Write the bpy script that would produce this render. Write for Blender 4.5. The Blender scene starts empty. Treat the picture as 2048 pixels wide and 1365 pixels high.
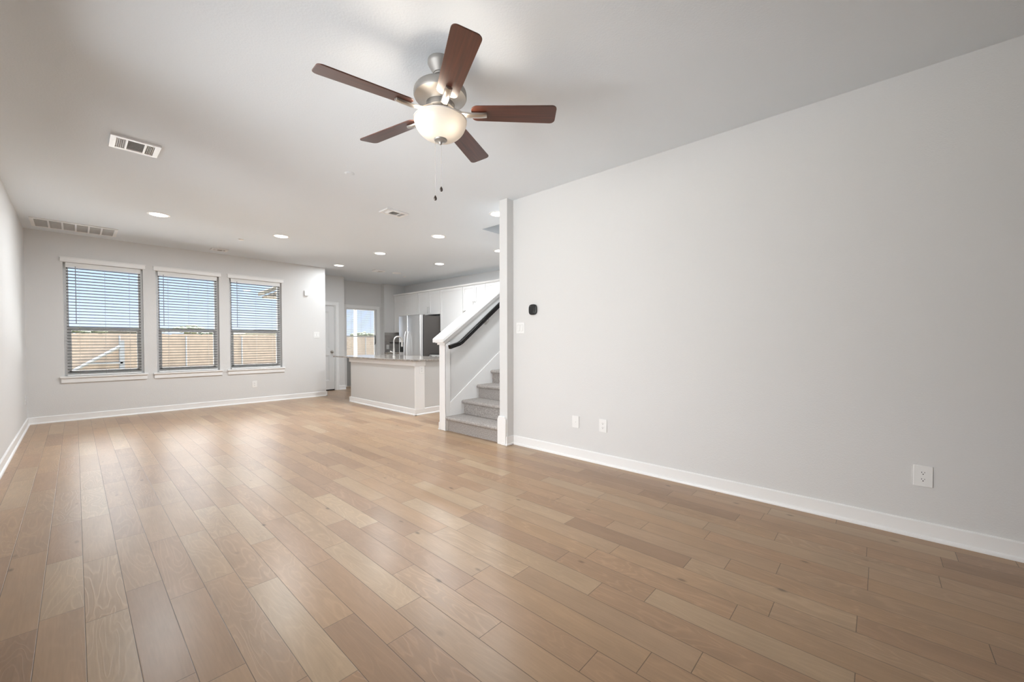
import bpy, bmesh, math, random
from mathutils import Vector, Matrix

random.seed(7)
PI = math.pi
sc = bpy.context.scene
COL = sc.collection

# ------------------------------------------------------------------ camera
H = 2.74            # ceiling height
XL = -0.465         # left wall plane
XR = 3.3385         # right wall plane
D = 8.7385          # back (window) wall plane
cam_d = bpy.data.cameras.new('camera')
cam = bpy.data.objects.new('camera', cam_d)
COL.objects.link(cam)
cam_d.sensor_fit = 'HORIZONTAL'
cam_d.sensor_width = 36.0
cam_d.lens = 36.0 * 799.42 / 2048.0
cam_d.shift_y = 15.1 / 2048.0
cam_d.clip_start = 0.05
cam_d.clip_end = 300
cam.matrix_world = (Matrix.Translation((0, 0, 1.15291)) @ Matrix.Rotation(-0.82979, 4, 'Z')
                    @ Matrix.Rotation(PI / 2 - 0.01659, 4, 'X') @ Matrix.Rotation(-0.00125, 4, 'Z'))
sc.camera = cam

# ------------------------------------------------------------------ exposure
sc.view_settings.view_transform = 'Standard'
sc.view_settings.look = 'None'
sc.view_settings.gamma = 1.0
sc.view_settings.use_curve_mapping = False
sc.view_settings.exposure = 0.18
sc.cycles.use_denoising = True
sc.cycles.max_bounces = 10
sc.cycles.diffuse_bounces = 6
sc.cycles.glossy_bounces = 4
sc.cycles.transparent_max_bounces = 24
sc.cycles.sample_clamp_indirect = 6.0
sc.cycles.caustics_reflective = False
sc.cycles.caustics_refractive = False


def lin(r, g, b):
    f = lambda c: c / 12.92 if c <= 0.04045 else ((c + 0.055) / 1.055) ** 2.4
    return (f(r / 255), f(g / 255), f(b / 255), 1.0)


# ------------------------------------------------------------------ sky
world = bpy.data.worlds.new('sky')
sc.world = world
world.use_nodes = True
wn = world.node_tree
wn.nodes.clear()
w_out = wn.nodes.new('ShaderNodeOutputWorld')
w_bg = wn.nodes.new('ShaderNodeBackground')
w_tc = wn.nodes.new('ShaderNodeTexCoord')
w_sep = wn.nodes.new('ShaderNodeSeparateXYZ')
w_ramp = wn.nodes.new('ShaderNodeValToRGB')
w_ramp.color_ramp.elements[0].position = 0.0
w_ramp.color_ramp.elements[0].color = lin(214, 228, 250)
w_ramp.color_ramp.elements[1].position = 0.6
w_ramp.color_ramp.elements[1].color = lin(150, 188, 240)
e = w_ramp.color_ramp.elements.new(0.12)
e.color = lin(192, 214, 248)
wn.links.new(w_tc.outputs['Generated'], w_sep.inputs[0])
wn.links.new(w_sep.outputs['Z'], w_ramp.inputs[0])
wn.links.new(w_ramp.outputs[0], w_bg.inputs[0])
w_bg.inputs[1].default_value = 1.38
# unseen sky glow added high on the garden side as fill for the room
SKY_FILL = 14.0
w_bg2 = wn.nodes.new('ShaderNodeBackground')
w_bg2.inputs[0].default_value = (1.0, 0.985, 0.96, 1)
w_dot = wn.nodes.new('ShaderNodeVectorMath')
w_dot.operation = 'DOT_PRODUCT'
w_dot.inputs[1].default_value = Vector((0.05, 0.80, 0.60)).normalized()
wn.links.new(w_tc.outputs['Generated'], w_dot.inputs[0])
w_lobe = wn.nodes.new('ShaderNodeMapRange')
w_lobe.interpolation_type = 'SMOOTHSTEP'
for k_, v_ in (('From Min', 0.25), ('From Max', 0.95), ('To Min', 0.0), ('To Max', SKY_FILL)):
    w_lobe.inputs[k_].default_value = v_
wn.links.new(w_dot.outputs['Value'], w_lobe.inputs['Value'])
w_low = wn.nodes.new('ShaderNodeMapRange')  # keeps the fill glow out of the low sky that the windows show
w_low.interpolation_type = 'SMOOTHSTEP'
for k_, v_ in (('From Min', 0.17), ('From Max', 0.34), ('To Min', 0.0), ('To Max', 1.0)):
    w_low.inputs[k_].default_value = v_
wn.links.new(w_sep.outputs['Z'], w_low.inputs['Value'])
w_mul = wn.nodes.new('ShaderNodeMath')
w_mul.operation = 'MULTIPLY'
wn.links.new(w_lobe.outputs[0], w_mul.inputs[0])
wn.links.new(w_low.outputs[0], w_mul.inputs[1])
wn.links.new(w_mul.outputs[0], w_bg2.inputs[1])
w_add = wn.nodes.new('ShaderNodeAddShader')
wn.links.new(w_bg.outputs[0], w_add.inputs[0])
wn.links.new(w_bg2.outputs[0], w_add.inputs[1])
wn.links.new(w_add.outputs[0], w_out.inputs[0])

# ------------------------------------------------------------------ sun and large added fill lamps
def lamp(name, kind, loc, rot=(0, 0, 0), energy=10, color=(1, 1, 1), parent=None, **kw):
    d = bpy.data.lights.new(name, kind)
    d.energy = energy
    d.color = color
    for k, v in kw.items():
        setattr(d, k, v)
    o = bpy.data.objects.new(name, d)
    o.location = loc
    o.rotation_euler = rot
    COL.objects.link(o)
    if parent:
        o.parent = parent
    return o


SUN_E = 22.0
sun_dir = Vector((.42, -.03, .90))     # towards the sun: high, from the right and a little behind the house
sun = lamp('sun', 'SUN', (0, 20, 20), (0, 0, 0), SUN_E, (1, .95, .88), angle=0.01)
sun.rotation_euler = sun_dir.to_track_quat('Z', 'Y').to_euler()
# fill lamps added out of view, shining in through the made-up side windows
SIDE_FILL_W = 60.0
SIDE_FILL_W2 = 9.0
BOUNCE_FILL_W = 110.0
PATIO_FILL_W = 200.0
W4Y, W5Y = (0.95, 3.15), (3.60, 5.25)     # two unseen windows added in the left wall for the fill light
for (ya_, yb_), e_w in ((W4Y, SIDE_FILL_W), (W5Y, SIDE_FILL_W2)):
    lamp('side_window_fill', 'AREA', (XL - 0.24, (ya_ + yb_) / 2, 1.48), (0, -PI / 2 + .28, 0), e_w, (1.0, 0.985, 0.965),
         shape='RECTANGLE', size=1.66, size_y=yb_ - ya_ - .1, spread=math.radians(140))
# unseen fill lamp added outside to lift the ceiling, standing in for ground bounce
gb = lamp('ground_bounce_fill', 'AREA', (XL - 1.0, 2.9, 0.15), (0, 0, 0), BOUNCE_FILL_W, (0.94, 0.975, 1.0),
          shape='RECTANGLE', size=4.4, size_y=1.1)
# another added fill lamp, hidden below the sills, standing in for patio bounce
gb2 = lamp('patio_bounce_fill', 'AREA', (1.35, 11.3, 0.15), (0, 0, 0), PATIO_FILL_W, (0.95, 0.98, 1.0), shape='RECTANGLE', size=4.4, size_y=.5)
gb2.rotation_euler = Vector((0, -.82, .57)).to_track_quat('-Z', 'Y').to_euler()
gb.rotation_euler = Vector((.70, .25, .60)).to_track_quat('-Z', 'X').to_euler()

LAMP_W = 28.0       # each ceiling downlight
BULB_W = 5.0        # each bulb in the fan bowl


# ------------------------------------------------------------------ mesh helpers
class MB:
    def __init__(s):
        s.v = []
        s.f = []

    def add(s, vs, fs):
        n = len(s.v)
        s.v += [tuple(p) for p in vs]
        s.f += [tuple(i + n for i in f) for f in fs]
        return s

    def box(s, x0, x1, y0, y1, z0, z1):
        return s.add([(x0, y0, z0), (x1, y0, z0), (x1, y1, z0), (x0, y1, z0),
                      (x0, y0, z1), (x1, y0, z1), (x1, y1, z1), (x0, y1, z1)],
                     [(0, 3, 2, 1), (4, 5, 6, 7), (0, 1, 5, 4), (1, 2, 6, 5), (2, 3, 7, 6), (3, 0, 4, 7)])

    def prism(s, poly, axis, a, b):
        """poly: 2D points; extruded along axis from a to b. axis x: (y,z); y: (x,z); z: (x,y)"""
        def P(p, t):
            return {'x': (t, p[0], p[1]), 'y': (p[0], t, p[1]), 'z': (p[0], p[1], t)}[axis]
        n = len(poly)
        vs = [P(p, a) for p in poly] + [P(p, b) for p in poly]
        fs = [tuple(range(n))[::-1], tuple(range(n, 2 * n))]
        for i in range(n):
            j = (i + 1) % n
            fs.append((i, j, n + j, n + i))
        return s.add(vs, fs)

    def lathe(s, prof, c=(0, 0, 0), seg=32, close=False):
        """prof: (r, z) points, revolved about z through c"""
        n = len(prof)
        vs = []
        for k in range(seg):
            t = 2 * PI * k / seg
            for r, z in prof:
                vs.append((c[0] + r * math.cos(t), c[1] + r * math.sin(t), c[2] + z))
        fs = []
        m = n if close else n - 1
        for k in range(seg):
            k2 = (k + 1) % seg
            for i in range(m):
                j = (i + 1) % n
                fs.append((k * n + i, k2 * n + i, k2 * n + j, k * n + j))
        s.add(vs, fs)
        base = len(s.v) - len(vs)
        if not close:
            if prof[0][0] > 1e-5:
                s.f.append(tuple(base + k * n for k in range(seg))[::-1])
            if prof[-1][0] > 1e-5:
                s.f.append(tuple(base + k * n + n - 1 for k in range(seg)))
        return s

    def cyl(s, p0, p1, r, seg=16, r1=None):
        return s.tube([p0, p1], r, seg, [r, r if r1 is None else r1])

    def tube(s, path, r, seg=12, radii=None, sx=1.0, sy=1.0, up=None):
        pts = [Vector(p) for p in path]
        n = len(pts)
        radii = radii or [r] * n
        rings = []
        a = None
        for i, p in enumerate(pts):
            t = (pts[min(i + 1, n - 1)] - pts[max(i - 1, 0)]).normalized()
            if a is None:
                ref = Vector(up) if up else (Vector((0, 0, 1)) if abs(t.z) < .9 else Vector((1, 0, 0)))
            else:
                ref = a
            b = t.cross(ref).normalized()
            a = b.cross(t).normalized()
            rings.append([p + (b * math.cos(2 * PI * k / seg) * sx + a * math.sin(2 * PI * k / seg) * sy) * radii[i]
                          for k in range(seg)])
        vs = [q for R in rings for q in R]
        fs = []
        for i in range(n - 1):
            for k in range(seg):
                k2 = (k + 1) % seg
                fs.append((i * seg + k, i * seg + k2, (i + 1) * seg + k2, (i + 1) * seg + k))
        fs.append(tuple(range(seg))[::-1])
        fs.append(tuple(range((n - 1) * seg, n * seg)))
        return s.add(vs, fs)

    def ball(s, c, r, seg=16, rings=8, sz=1.0):
        prof = [(r * math.sin(PI * i / rings), -r * sz * math.cos(PI * i / rings)) for i in range(rings + 1)]
        prof[0] = (0.0, prof[0][1])
        prof[-1] = (0.0, prof[-1][1])
        return s.lathe(prof, c, seg)

    def xform(s, M):
        s.v = [tuple(M @ Vector(p)) for p in s.v]
        return s


WM = {}     # world matrix of every parent we made


def obj(name, mb, mat, parent=None, world=True, bevel=0.0, seg=2, smooth=False, kind=None):
    me = bpy.data.meshes.new(name)
    bm = bmesh.new()
    M = WM[parent.name].inverted() if (parent and world) else Matrix.Identity(4)
    vs = [bm.verts.new(M @ Vector(p)) for p in mb.v]
    for f in mb.f:
        try:
            bm.faces.new([vs[i] for i in f])
        except ValueError:
            pass
    bmesh.ops.remove_doubles(bm, verts=bm.verts, dist=1e-6)
    bmesh.ops.recalc_face_normals(bm, faces=bm.faces)
    if bevel > 0:
        ed = [x for x in bm.edges if len(x.link_faces) == 2 and x.calc_face_angle(0) > 0.6]
        bmesh.ops.bevel(bm, geom=ed, offset=bevel, segments=seg, profile=0.5, affect='EDGES', clamp_overlap=True)
    if smooth:
        for f in bm.faces:
            f.smooth = True
    bm.to_mesh(me)
    bm.free()
    if smooth:
        me.set_sharp_from_angle(angle=math.radians(38))
    me.materials.append(mat)
    o = bpy.data.objects.new(name, me)
    COL.objects.link(o)
    if parent:
        o.parent = parent
        WM[o.name] = WM[parent.name]
    else:
        WM[o.name] = Matrix.Identity(4)
    if kind:
        o['kind'] = kind
    return o


def thing(name, label, cat, loc=(0, 0, 0), rotz=0.0, group=None, kind=None):
    o = bpy.data.objects.new(name, None)
    o.empty_display_size = 0.1
    COL.objects.link(o)
    o.location = loc
    o.rotation_euler = (0, 0, rotz)
    WM[o.name] = Matrix.Translation(loc) @ Matrix.Rotation(rotz, 4, 'Z')
    if label:
        o['label'] = label
        o['category'] = cat
    if group:
        o['group'] = group
    if kind:
        o['kind'] = kind
    return o


def tag(o, label, cat, group=None):
    o['label'] = label
    o['category'] = cat
    if group:
        o['group'] = group
    return o


def dup(root, loc, rotz, label, group=None):
    r = root.copy()
    COL.objects.link(r)
    r.location = loc
    r.rotation_euler = (0, 0, rotz)
    r['label'] = label
    if group:
        r['group'] = group
    def kids(src, dst):
        for ch in list(src.children):
            c = ch.copy()
            COL.objects.link(c)
            c.parent = dst
            kids(ch, c)
    kids(root, r)
    return r


# ------------------------------------------------------------------ materials
def new_mat(name):
    m = bpy.data.materials.new(name)
    m.use_nodes = True
    nt = m.node_tree
    return m, nt, nt.nodes['Principled BSDF']


def N(nt, t, **kw):
    n = nt.nodes.new(t)
    for k, v in kw.items():
        setattr(n, k, v)
    return n


def math_n(nt, op, a, b=None, c=None, clamp=False):
    n = nt.nodes.new('ShaderNodeMath')
    n.operation = op
    n.use_clamp = clamp
    for i, x in enumerate((a, b, c)):
        if x is None:
            continue
        if isinstance(x, (int, float)):
            n.inputs[i].default_value = x
        else:
            nt.links.new(x, n.inputs[i])
    return n.outputs[0]


def simple(name, col, rough=0.5, metal=0.0, bump=0.0, bscale=200.0, var=0.0, vscale=3.0, spec=0.5, coat=0.0):
    m, nt, b = new_mat(name)
    b.inputs['Base Color'].default_value = col
    b.inputs['Roughness'].default_value = rough
    b.inputs['Metallic'].default_value = metal
    b.inputs['Specular IOR Level'].default_value = spec
    b.inputs['Coat Weight'].default_value = coat
    tc = N(nt, 'ShaderNodeTexCoord')
    if bump > 0:
        no = N(nt, 'ShaderNodeTexNoise')
        no.inputs['Scale'].default_value = bscale
        no.inputs['Detail'].default_value = 3
        nt.links.new(tc.outputs['Object'], no.inputs['Vector'])
        bp = N(nt, 'ShaderNodeBump')
        bp.inputs['Strength'].default_value = bump
        bp.inputs['Distance'].default_value = 0.003
        nt.links.new(no.outputs['Fac'], bp.inputs['Height'])
        nt.links.new(bp.outputs[0], b.inputs['Normal'])
    if var > 0:
        n2 = N(nt, 'ShaderNodeTexNoise')
        n2.inputs['Scale'].default_value = vscale
        n2.inputs['Detail'].default_value = 5
        nt.links.new(tc.outputs['Object'], n2.inputs['Vector'])
        mx = N(nt, 'ShaderNodeMix', data_type='RGBA')
        mx.inputs[6].default_value = tuple(c * (1 - var) for c in col[:3]) + (1,)
        mx.inputs[7].default_value = tuple(min(1, c * (1 + var)) for c in col[:3]) + (1,)
        nt.links.new(n2.outputs['Fac'], mx.inputs[0])
        nt.links.new(mx.outputs[2], b.inputs['Base Color'])
    return m


M_WALL = simple('wall_paint', (0.72, 0.713, 0.702, 1), 0.75, bump=0.40, bscale=120, spec=0.25)
M_CEIL = simple('ceiling_paint', (0.805, 0.845, 0.880, 1), 0.9, bump=0.28, bscale=95, spec=0.15)
M_TRIM = simple('trim_paint', (0.88, 0.875, 0.865, 1), 0.35, spec=0.4)
M_DOOR = simple('door_paint', (0.84, 0.835, 0.825, 1), 0.4, spec=0.4)
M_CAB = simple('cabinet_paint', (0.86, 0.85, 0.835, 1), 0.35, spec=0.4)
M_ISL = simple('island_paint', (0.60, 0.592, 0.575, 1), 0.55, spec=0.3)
M_SLAT_SHADED = simple('shaded_blind_slat', (0.10, 0.10, 0.102, 1), 0.8, spec=0.08)  # white slats; their backlit shade is put into this dark grey
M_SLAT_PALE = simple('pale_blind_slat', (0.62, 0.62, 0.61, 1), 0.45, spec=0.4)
M_VAL = simple('blind_valance', (0.84, 0.835, 0.82, 1), 0.45, spec=0.4)
M_VINYL = simple('window_vinyl', (0.90, 0.90, 0.895, 1), 0.35, spec=0.4)
M_PLATE = simple('switch_plastic', (0.86, 0.855, 0.84, 1), 0.3, spec=0.5)
M_DARKSLOT = simple('socket_slot', (0.02, 0.02, 0.02, 1), 0.6)
M_BLACK = simple('black_plastic', (0.012, 0.012, 0.012, 1), 0.25)
M_RAIL = simple('black_rail_paint', (0.006, 0.005, 0.005, 1), 0.25, spec=0.28)
M_NICKEL = simple('brushed_nickel', (0.62, 0.60, 0.57, 1), 0.34, metal=1.0, bump=0.03, bscale=400)
M_FANMETAL = simple('fan_nickel', (0.40, 0.385, 0.365, 1), 0.5, metal=0.7, bump=0.02, bscale=300)
M_STEEL = simple('stainless_steel', (0.90, 0.90, 0.90, 1), 0.32, metal=1.0, bump=0.02, bscale=300)
M_FRIDGE = simple('fridge_side', (0.095, 0.085, 0.078, 1), 0.45)
M_GRILLESHADE = simple('grille_shade', (0.72, 0.71, 0.69, 1), 0.8)
M_VENTSHADE = simple('vent_shade', (0.33, 0.32, 0.31, 1), 0.8)
M_CORD = simple('blind_cord', (0.55, 0.54, 0.52, 1), 0.7)
M_WAND = simple('clear_wand', (0.22, 0.22, 0.23, 1), 0.2)
M_GAPSHADE = simple('door_gap_shade', (0.012, 0.011, 0.01, 1), 0.9)


def glass_mat():
    m = bpy.data.materials.new('window_glass')
    m.use_nodes = True
    nt = m.node_tree
    nt.nodes.clear()
    out = N(nt, 'ShaderNodeOutputMaterial')
    tr = N(nt, 'ShaderNodeBsdfTransparent')
    tr.inputs[0].default_value = (0.97, 0.98, 0.98, 1)
    gl = N(nt, 'ShaderNodeBsdfGlossy')
    gl.inputs['Roughness'].default_value = 0.02
    fr = N(nt, 'ShaderNodeFresnel')
    fr.inputs[0].default_value = 1.45
    mx = N(nt, 'ShaderNodeMixShader')
    nt.links.new(fr.outputs[0], mx.inputs[0])
    nt.links.new(tr.outputs[0], mx.inputs[1])
    nt.links.new(gl.outputs[0], mx.inputs[2])
    nt.links.new(mx.outputs[0], out.inputs[0])
    return m


M_GLASS = glass_mat()


def emit_mat(name, col, strength):
    m = bpy.data.materials.new(name)
    m.use_nodes = True
    nt = m.node_tree
    nt.nodes.clear()
    out = N(nt, 'ShaderNodeOutputMaterial')
    em = N(nt, 'ShaderNodeEmission')
    em.inputs[0].default_value = col
    em.inputs[1].default_value = strength
    nt.links.new(em.outputs[0], out.inputs[0])
    return m


M_LENS = emit_mat('downlight_lens', (1, 0.96, 0.90, 1), 6.0)
M_LED = emit_mat('sensor_led', (1, 0.95, 0.92, 1), 1.2)


def floor_mat():
    m, nt, b = new_mat('oak_planks')
    L = nt.links
    tc = N(nt, 'ShaderNodeTexCoord')
    sp = N(nt, 'ShaderNodeSeparateXYZ')
    L.new(tc.outputs['Object'], sp.inputs[0])
    x, y = sp.outputs['X'], sp.outputs['Y']
    PW = 0.1288
    u = math_n(nt, 'DIVIDE', math_n(nt, 'ADD', x, 0.116 + PW * 60), PW)
    row = math_n(nt, 'FLOOR', u)
    fx = math_n(nt, 'FRACT', u)
    dx = math_n(nt, 'MULTIPLY', math_n(nt, 'MINIMUM', fx, math_n(nt, 'SUBTRACT', 1.0, fx)), PW)
    PL = 0.72
    w = math_n(nt, 'ADD', math_n(nt, 'DIVIDE', y, PL), math_n(nt, 'MULTIPLY', row, 37.31))
    vo = N(nt, 'ShaderNodeTexVoronoi', voronoi_dimensions='1D', feature='F1')
    vo.inputs['Scale'].default_value = 1.0
    vo.inputs['Randomness'].default_value = 0.8
    L.new(w, vo.inputs['W'])
    ve = N(nt, 'ShaderNodeTexVoronoi', voronoi_dimensions='1D', feature='DISTANCE_TO_EDGE')
    ve.inputs['Scale'].default_value = 1.0
    ve.inputs['Randomness'].default_value = 0.8
    L.new(w, ve.inputs['W'])
    dy = math_n(nt, 'MULTIPLY', ve.outputs['Distance'], PL)
    dmin = math_n(nt, 'MINIMUM', dx, dy)
    seam = N(nt, 'ShaderNodeMapRange', interpolation_type='SMOOTHSTEP')
    L.new(dmin, seam.inputs['Value'])
    seam.inputs['From Min'].default_value = 0.0005
    seam.inputs['From Max'].default_value = 0.0022
    seam.inputs['To Min'].default_value = 1.0
    seam.inputs['To Max'].default_value = 0.0
    cs = N(nt, 'ShaderNodeSeparateColor')
    L.new(vo.outputs['Color'], cs.inputs[0])
    r1, r2, r3 = cs.outputs[0], cs.outputs[1], cs.outputs[2]
    # plank tone
    ramp = N(nt, 'ShaderNodeValToRGB')
    cr = ramp.color_ramp
    cr.elements[0].position = 0.0
    cr.elements[0].color = lin(172, 138, 108)
    cr.elements[1].position = 1.0
    cr.elements[1].color = lin(202, 173, 140)
    for p, c in ((0.12, (182, 148, 118)), (0.3, (188, 152, 119)), (0.5, (193, 158, 123)), (0.7, (191, 158, 126)), (0.88, (195, 164, 131))):
        q = cr.elements.new(p)
        q.color = lin(*c)
    L.new(r1, ramp.inputs[0])
    # grain coordinates, shifted per plank
    comb = N(nt, 'ShaderNodeCombineXYZ')
    L.new(math_n(nt, 'MULTIPLY', x, 7.0), comb.inputs[0])
    L.new(math_n(nt, 'MULTIPLY', y, 1.3), comb.inputs[1])
    L.new(math_n(nt, 'ADD', math_n(nt, 'MULTIPLY', r2, 40.0), math_n(nt, 'MULTIPLY', row, 3.7)), comb.inputs[2])
    n1 = N(nt, 'ShaderNodeTexNoise')
    n1.inputs['Scale'].default_value = 1.0
    n1.inputs['Detail'].default_value = 2.5
    n1.inputs['Distortion'].default_value = 0.4
    L.new(comb.outputs[0], n1.inputs['Vector'])
    rings = math_n(nt, 'SINE', math_n(nt, 'MULTIPLY', n1.outputs['Fac'], 105.0))
    rings = math_n(nt, 'MULTIPLY_ADD', rings, 0.5, 0.5)
    rings = math_n(nt, 'POWER', rings, 6.0)
    comb2 = N(nt, 'ShaderNodeCombineXYZ')
    L.new(math_n(nt, 'MULTIPLY', x, 160.0), comb2.inputs[0])
    L.new(math_n(nt, 'MULTIPLY', y, 7.0), comb2.inputs[1])
    L.new(math_n(nt, 'MULTIPLY', r3, 30.0), comb2.inputs[2])
    n2 = N(nt, 'ShaderNodeTexNoise')
    n2.inputs['Scale'].default_value = 1.0
    n2.inputs['Detail'].default_value = 4
    L.new(comb2.outputs[0], n2.inputs['Vector'])
    comb3 = N(nt, 'ShaderNodeCombineXYZ')
    L.new(math_n(nt, 'MULTIPLY', x, 9.0), comb3.inputs[0])
    L.new(math_n(nt, 'MULTIPLY', y, 2.2), comb3.inputs[1])
    L.new(math_n(nt, 'MULTIPLY', r2, 90.0), comb3.inputs[2])
    n3 = N(nt, 'ShaderNodeTexNoise')
    n3.inputs['Scale'].default_value = 1.0
    n3.inputs['Detail'].default_value = 5
    L.new(comb3.outputs[0], n3.inputs['Vector'])
    # rings only in about half of the planks
    ring_amt = math_n(nt, 'MULTIPLY', rings, math_n(nt, 'MULTIPLY_ADD', r3, 0.9, 0.1))
    f = math_n(nt, 'MULTIPLY_ADD', ring_amt, 0.11, 0.72)
    f = math_n(nt, 'ADD', f, math_n(nt, 'MULTIPLY_ADD', n2.outputs['Fac'], 0.16, -0.08))
    f = math_n(nt, 'ADD', f, math_n(nt, 'MULTIPLY_ADD', n3.outputs['Fac'], 0.30, -0.15))
    # knots
    comb4 = N(nt, 'ShaderNodeCombineXYZ')
    L.new(math_n(nt, 'MULTIPLY', x, 5.0), comb4.inputs[0])
    L.new(math_n(nt, 'MULTIPLY', y, 2.4), comb4.inputs[1])
    vk = N(nt, 'ShaderNodeTexVoronoi', voronoi_dimensions='2D', feature='F1')
    vk.inputs['Scale'].default_value = 1.0
    L.new(comb4.outputs[0], vk.inputs['Vector'])
    ks = N(nt, 'ShaderNodeSeparateColor')
    L.new(vk.outputs['Color'], ks.inputs[0])
    kn = N(nt, 'ShaderNodeMapRange', interpolation_type='SMOOTHSTEP')
    kd = math_n(nt, 'ADD', vk.outputs['Distance'], math_n(nt, 'MULTIPLY_ADD', n2.outputs['Fac'], 0.06, -0.03))
    L.new(kd, kn.inputs['Value'])
    kn.inputs['From Min'].default_value = 0.01
    kn.inputs['From Max'].default_value = 0.075
    kn.inputs['To Min'].default_value = 1.0
    kn.inputs['To Max'].default_value = 0.0
    kmask = math_n(nt, 'MULTIPLY', kn.outputs[0], math_n(nt, 'MULTIPLY', math_n(nt, 'GREATER_THAN', ks.outputs[0], 0.80), math_n(nt, 'MULTIPLY_ADD', ks.outputs[1], .7, .3)))
    f = math_n(nt, 'MULTIPLY', f, math_n(nt, 'MULTIPLY_ADD', kmask, -0.60, 1.0))
    f = math_n(nt, 'MULTIPLY', f, math_n(nt, 'MULTIPLY_ADD', seam.outputs[0], -0.60, 1.0))
    mul = N(nt, 'ShaderNodeMix', data_type='RGBA', blend_type='MULTIPLY')
    mul.inputs[0].default_value = 1.0
    L.new(ramp.outputs[0], mul.inputs[6])
    cc = N(nt, 'ShaderNodeCombineColor')
    for i in range(3):
        L.new(f, cc.inputs[i])
    L.new(cc.outputs[0], mul.inputs[7])
    L.new(mul.outputs[2], b.inputs['Base Color'])
    b.inputs['Roughness'].default_value = 0.31
    b.inputs['Specular IOR Level'].default_value = 0.40
    hgt = math_n(nt, 'ADD', math_n(nt, 'MULTIPLY', ring_amt, 0.45), math_n(nt, 'MULTIPLY', seam.outputs[0], -1.0))
    bp = N(nt, 'ShaderNodeBump')
    bp.inputs['Strength'].default_value = 0.30
    bp.inputs['Distance'].default_value = 0.0012
    L.new(hgt, bp.inputs['Height'])
    L.new(bp.outputs[0], b.inputs['Normal'])
    return m


M_FLOOR = floor_mat()


def carpet_mat():
    m, nt, b = new_mat('grey_carpet')
    tc = N(nt, 'ShaderNodeTexCoord')
    n1 = N(nt, 'ShaderNodeTexNoise')
    n1.inputs['Scale'].default_value = 230
    n1.inputs['Detail'].default_value = 3
    n2 = N(nt, 'ShaderNodeTexNoise')
    n2.inputs['Scale'].default_value = 90
    n2.inputs['Detail'].default_value = 3
    nt.links.new(tc.outputs['Object'], n1.inputs['Vector'])
    nt.links.new(tc.outputs['Object'], n2.inputs['Vector'])
    s = math_n(nt, 'MULTIPLY_ADD', n1.outputs['Fac'], 0.6, math_n(nt, 'MULTIPLY', n2.outputs['Fac'], 0.4))
    r = N(nt, 'ShaderNodeValToRGB')
    r.color_ramp.elements[0].position = 0.32
    r.color_ramp.elements[0].color = lin(112, 106, 102)
    r.color_ramp.elements[1].position = 0.68
    r.color_ramp.elements[1].color = lin(210, 203, 197)
    nt.links.new(s, r.inputs[0])
    nt.links.new(r.outputs[0], b.inputs['Base Color'])
    b.inputs['Roughness'].default_value = 1.0
    b.inputs['Specular IOR Level'].default_value = 0.05
    bp = N(nt, 'ShaderNodeBump')
    bp.inputs['Strength'].default_value = 0.8
    bp.inputs['Distance'].default_value = 0.006
    nt.links.new(n1.outputs['Fac'], bp.inputs['Height'])
    nt.links.new(bp.outputs[0], b.inputs['Normal'])
    return m


M_CARPET = carpet_mat()


def granite_mat():
    m, nt, b = new_mat('granite')
    tc = N(nt, 'ShaderNodeTexCoord')
    v = N(nt, 'ShaderNodeTexVoronoi')
    v.inputs['Scale'].default_value = 130
    n = N(nt, 'ShaderNodeTexNoise')
    n.inputs['Scale'].default_value = 26
    n.inputs['Detail'].default_value = 6
    nt.links.new(tc.outputs['Object'], v.inputs['Vector'])
    nt.links.new(tc.outputs['Object'], n.inputs['Vector'])
    cs = N(nt, 'ShaderNodeSeparateColor')
    nt.links.new(v.outputs['Color'], cs.inputs[0])
    s = math_n(nt, 'MULTIPLY_ADD', cs.outputs[0], 0.5, math_n(nt, 'MULTIPLY', n.outputs['Fac'], 0.55))
    r = N(nt, 'ShaderNodeValToRGB')
    r.color_ramp.elements[0].position = 0.25
    r.color_ramp.elements[0].color = lin(98, 92, 87)
    r.color_ramp.elements[1].position = 0.75
    r.color_ramp.elements[1].color = lin(178, 171, 163)
    e2 = r.color_ramp.elements.new(0.5)
    e2.color = lin(142, 134, 126)
    nt.links.new(s, r.inputs[0])
    nt.links.new(r.outputs[0], b.inputs['Base Color'])
    b.inputs['Roughness'].default_value = 0.12
    return m


M_GRANITE = granite_mat()


def tile_mat():
    m, nt, b = new_mat('backsplash_tile')
    tc = N(nt, 'ShaderNodeTexCoord')
    mp = N(nt, 'ShaderNodeMapping')
    mp.inputs['Rotation'].default_value = (PI / 2, 0, 0)
    nt.links.new(tc.outputs['Object'], mp.inputs[0])
    br = N(nt, 'ShaderNodeTexBrick')
    br.inputs['Scale'].default_value = 1.0
    br.inputs['Brick Width'].default_value = 0.15
    br.inputs['Row Height'].default_value = 0.075
    br.inputs['Mortar Size'].default_value = 0.0015
    br.inputs['Color1'].default_value = lin(176, 172, 168)
    br.inputs['Color2'].default_value = lin(158, 154, 150)
    br.inputs['Mortar'].default_value = lin(185, 182, 178)
    nt.links.new(mp.outputs[0], br.inputs['Vector'])
    nt.links.new(br.outputs['Color'], b.inputs['Base Color'])
    b.inputs['Roughness'].default_value = 0.18
    return m


M_TILE = tile_mat()


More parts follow.
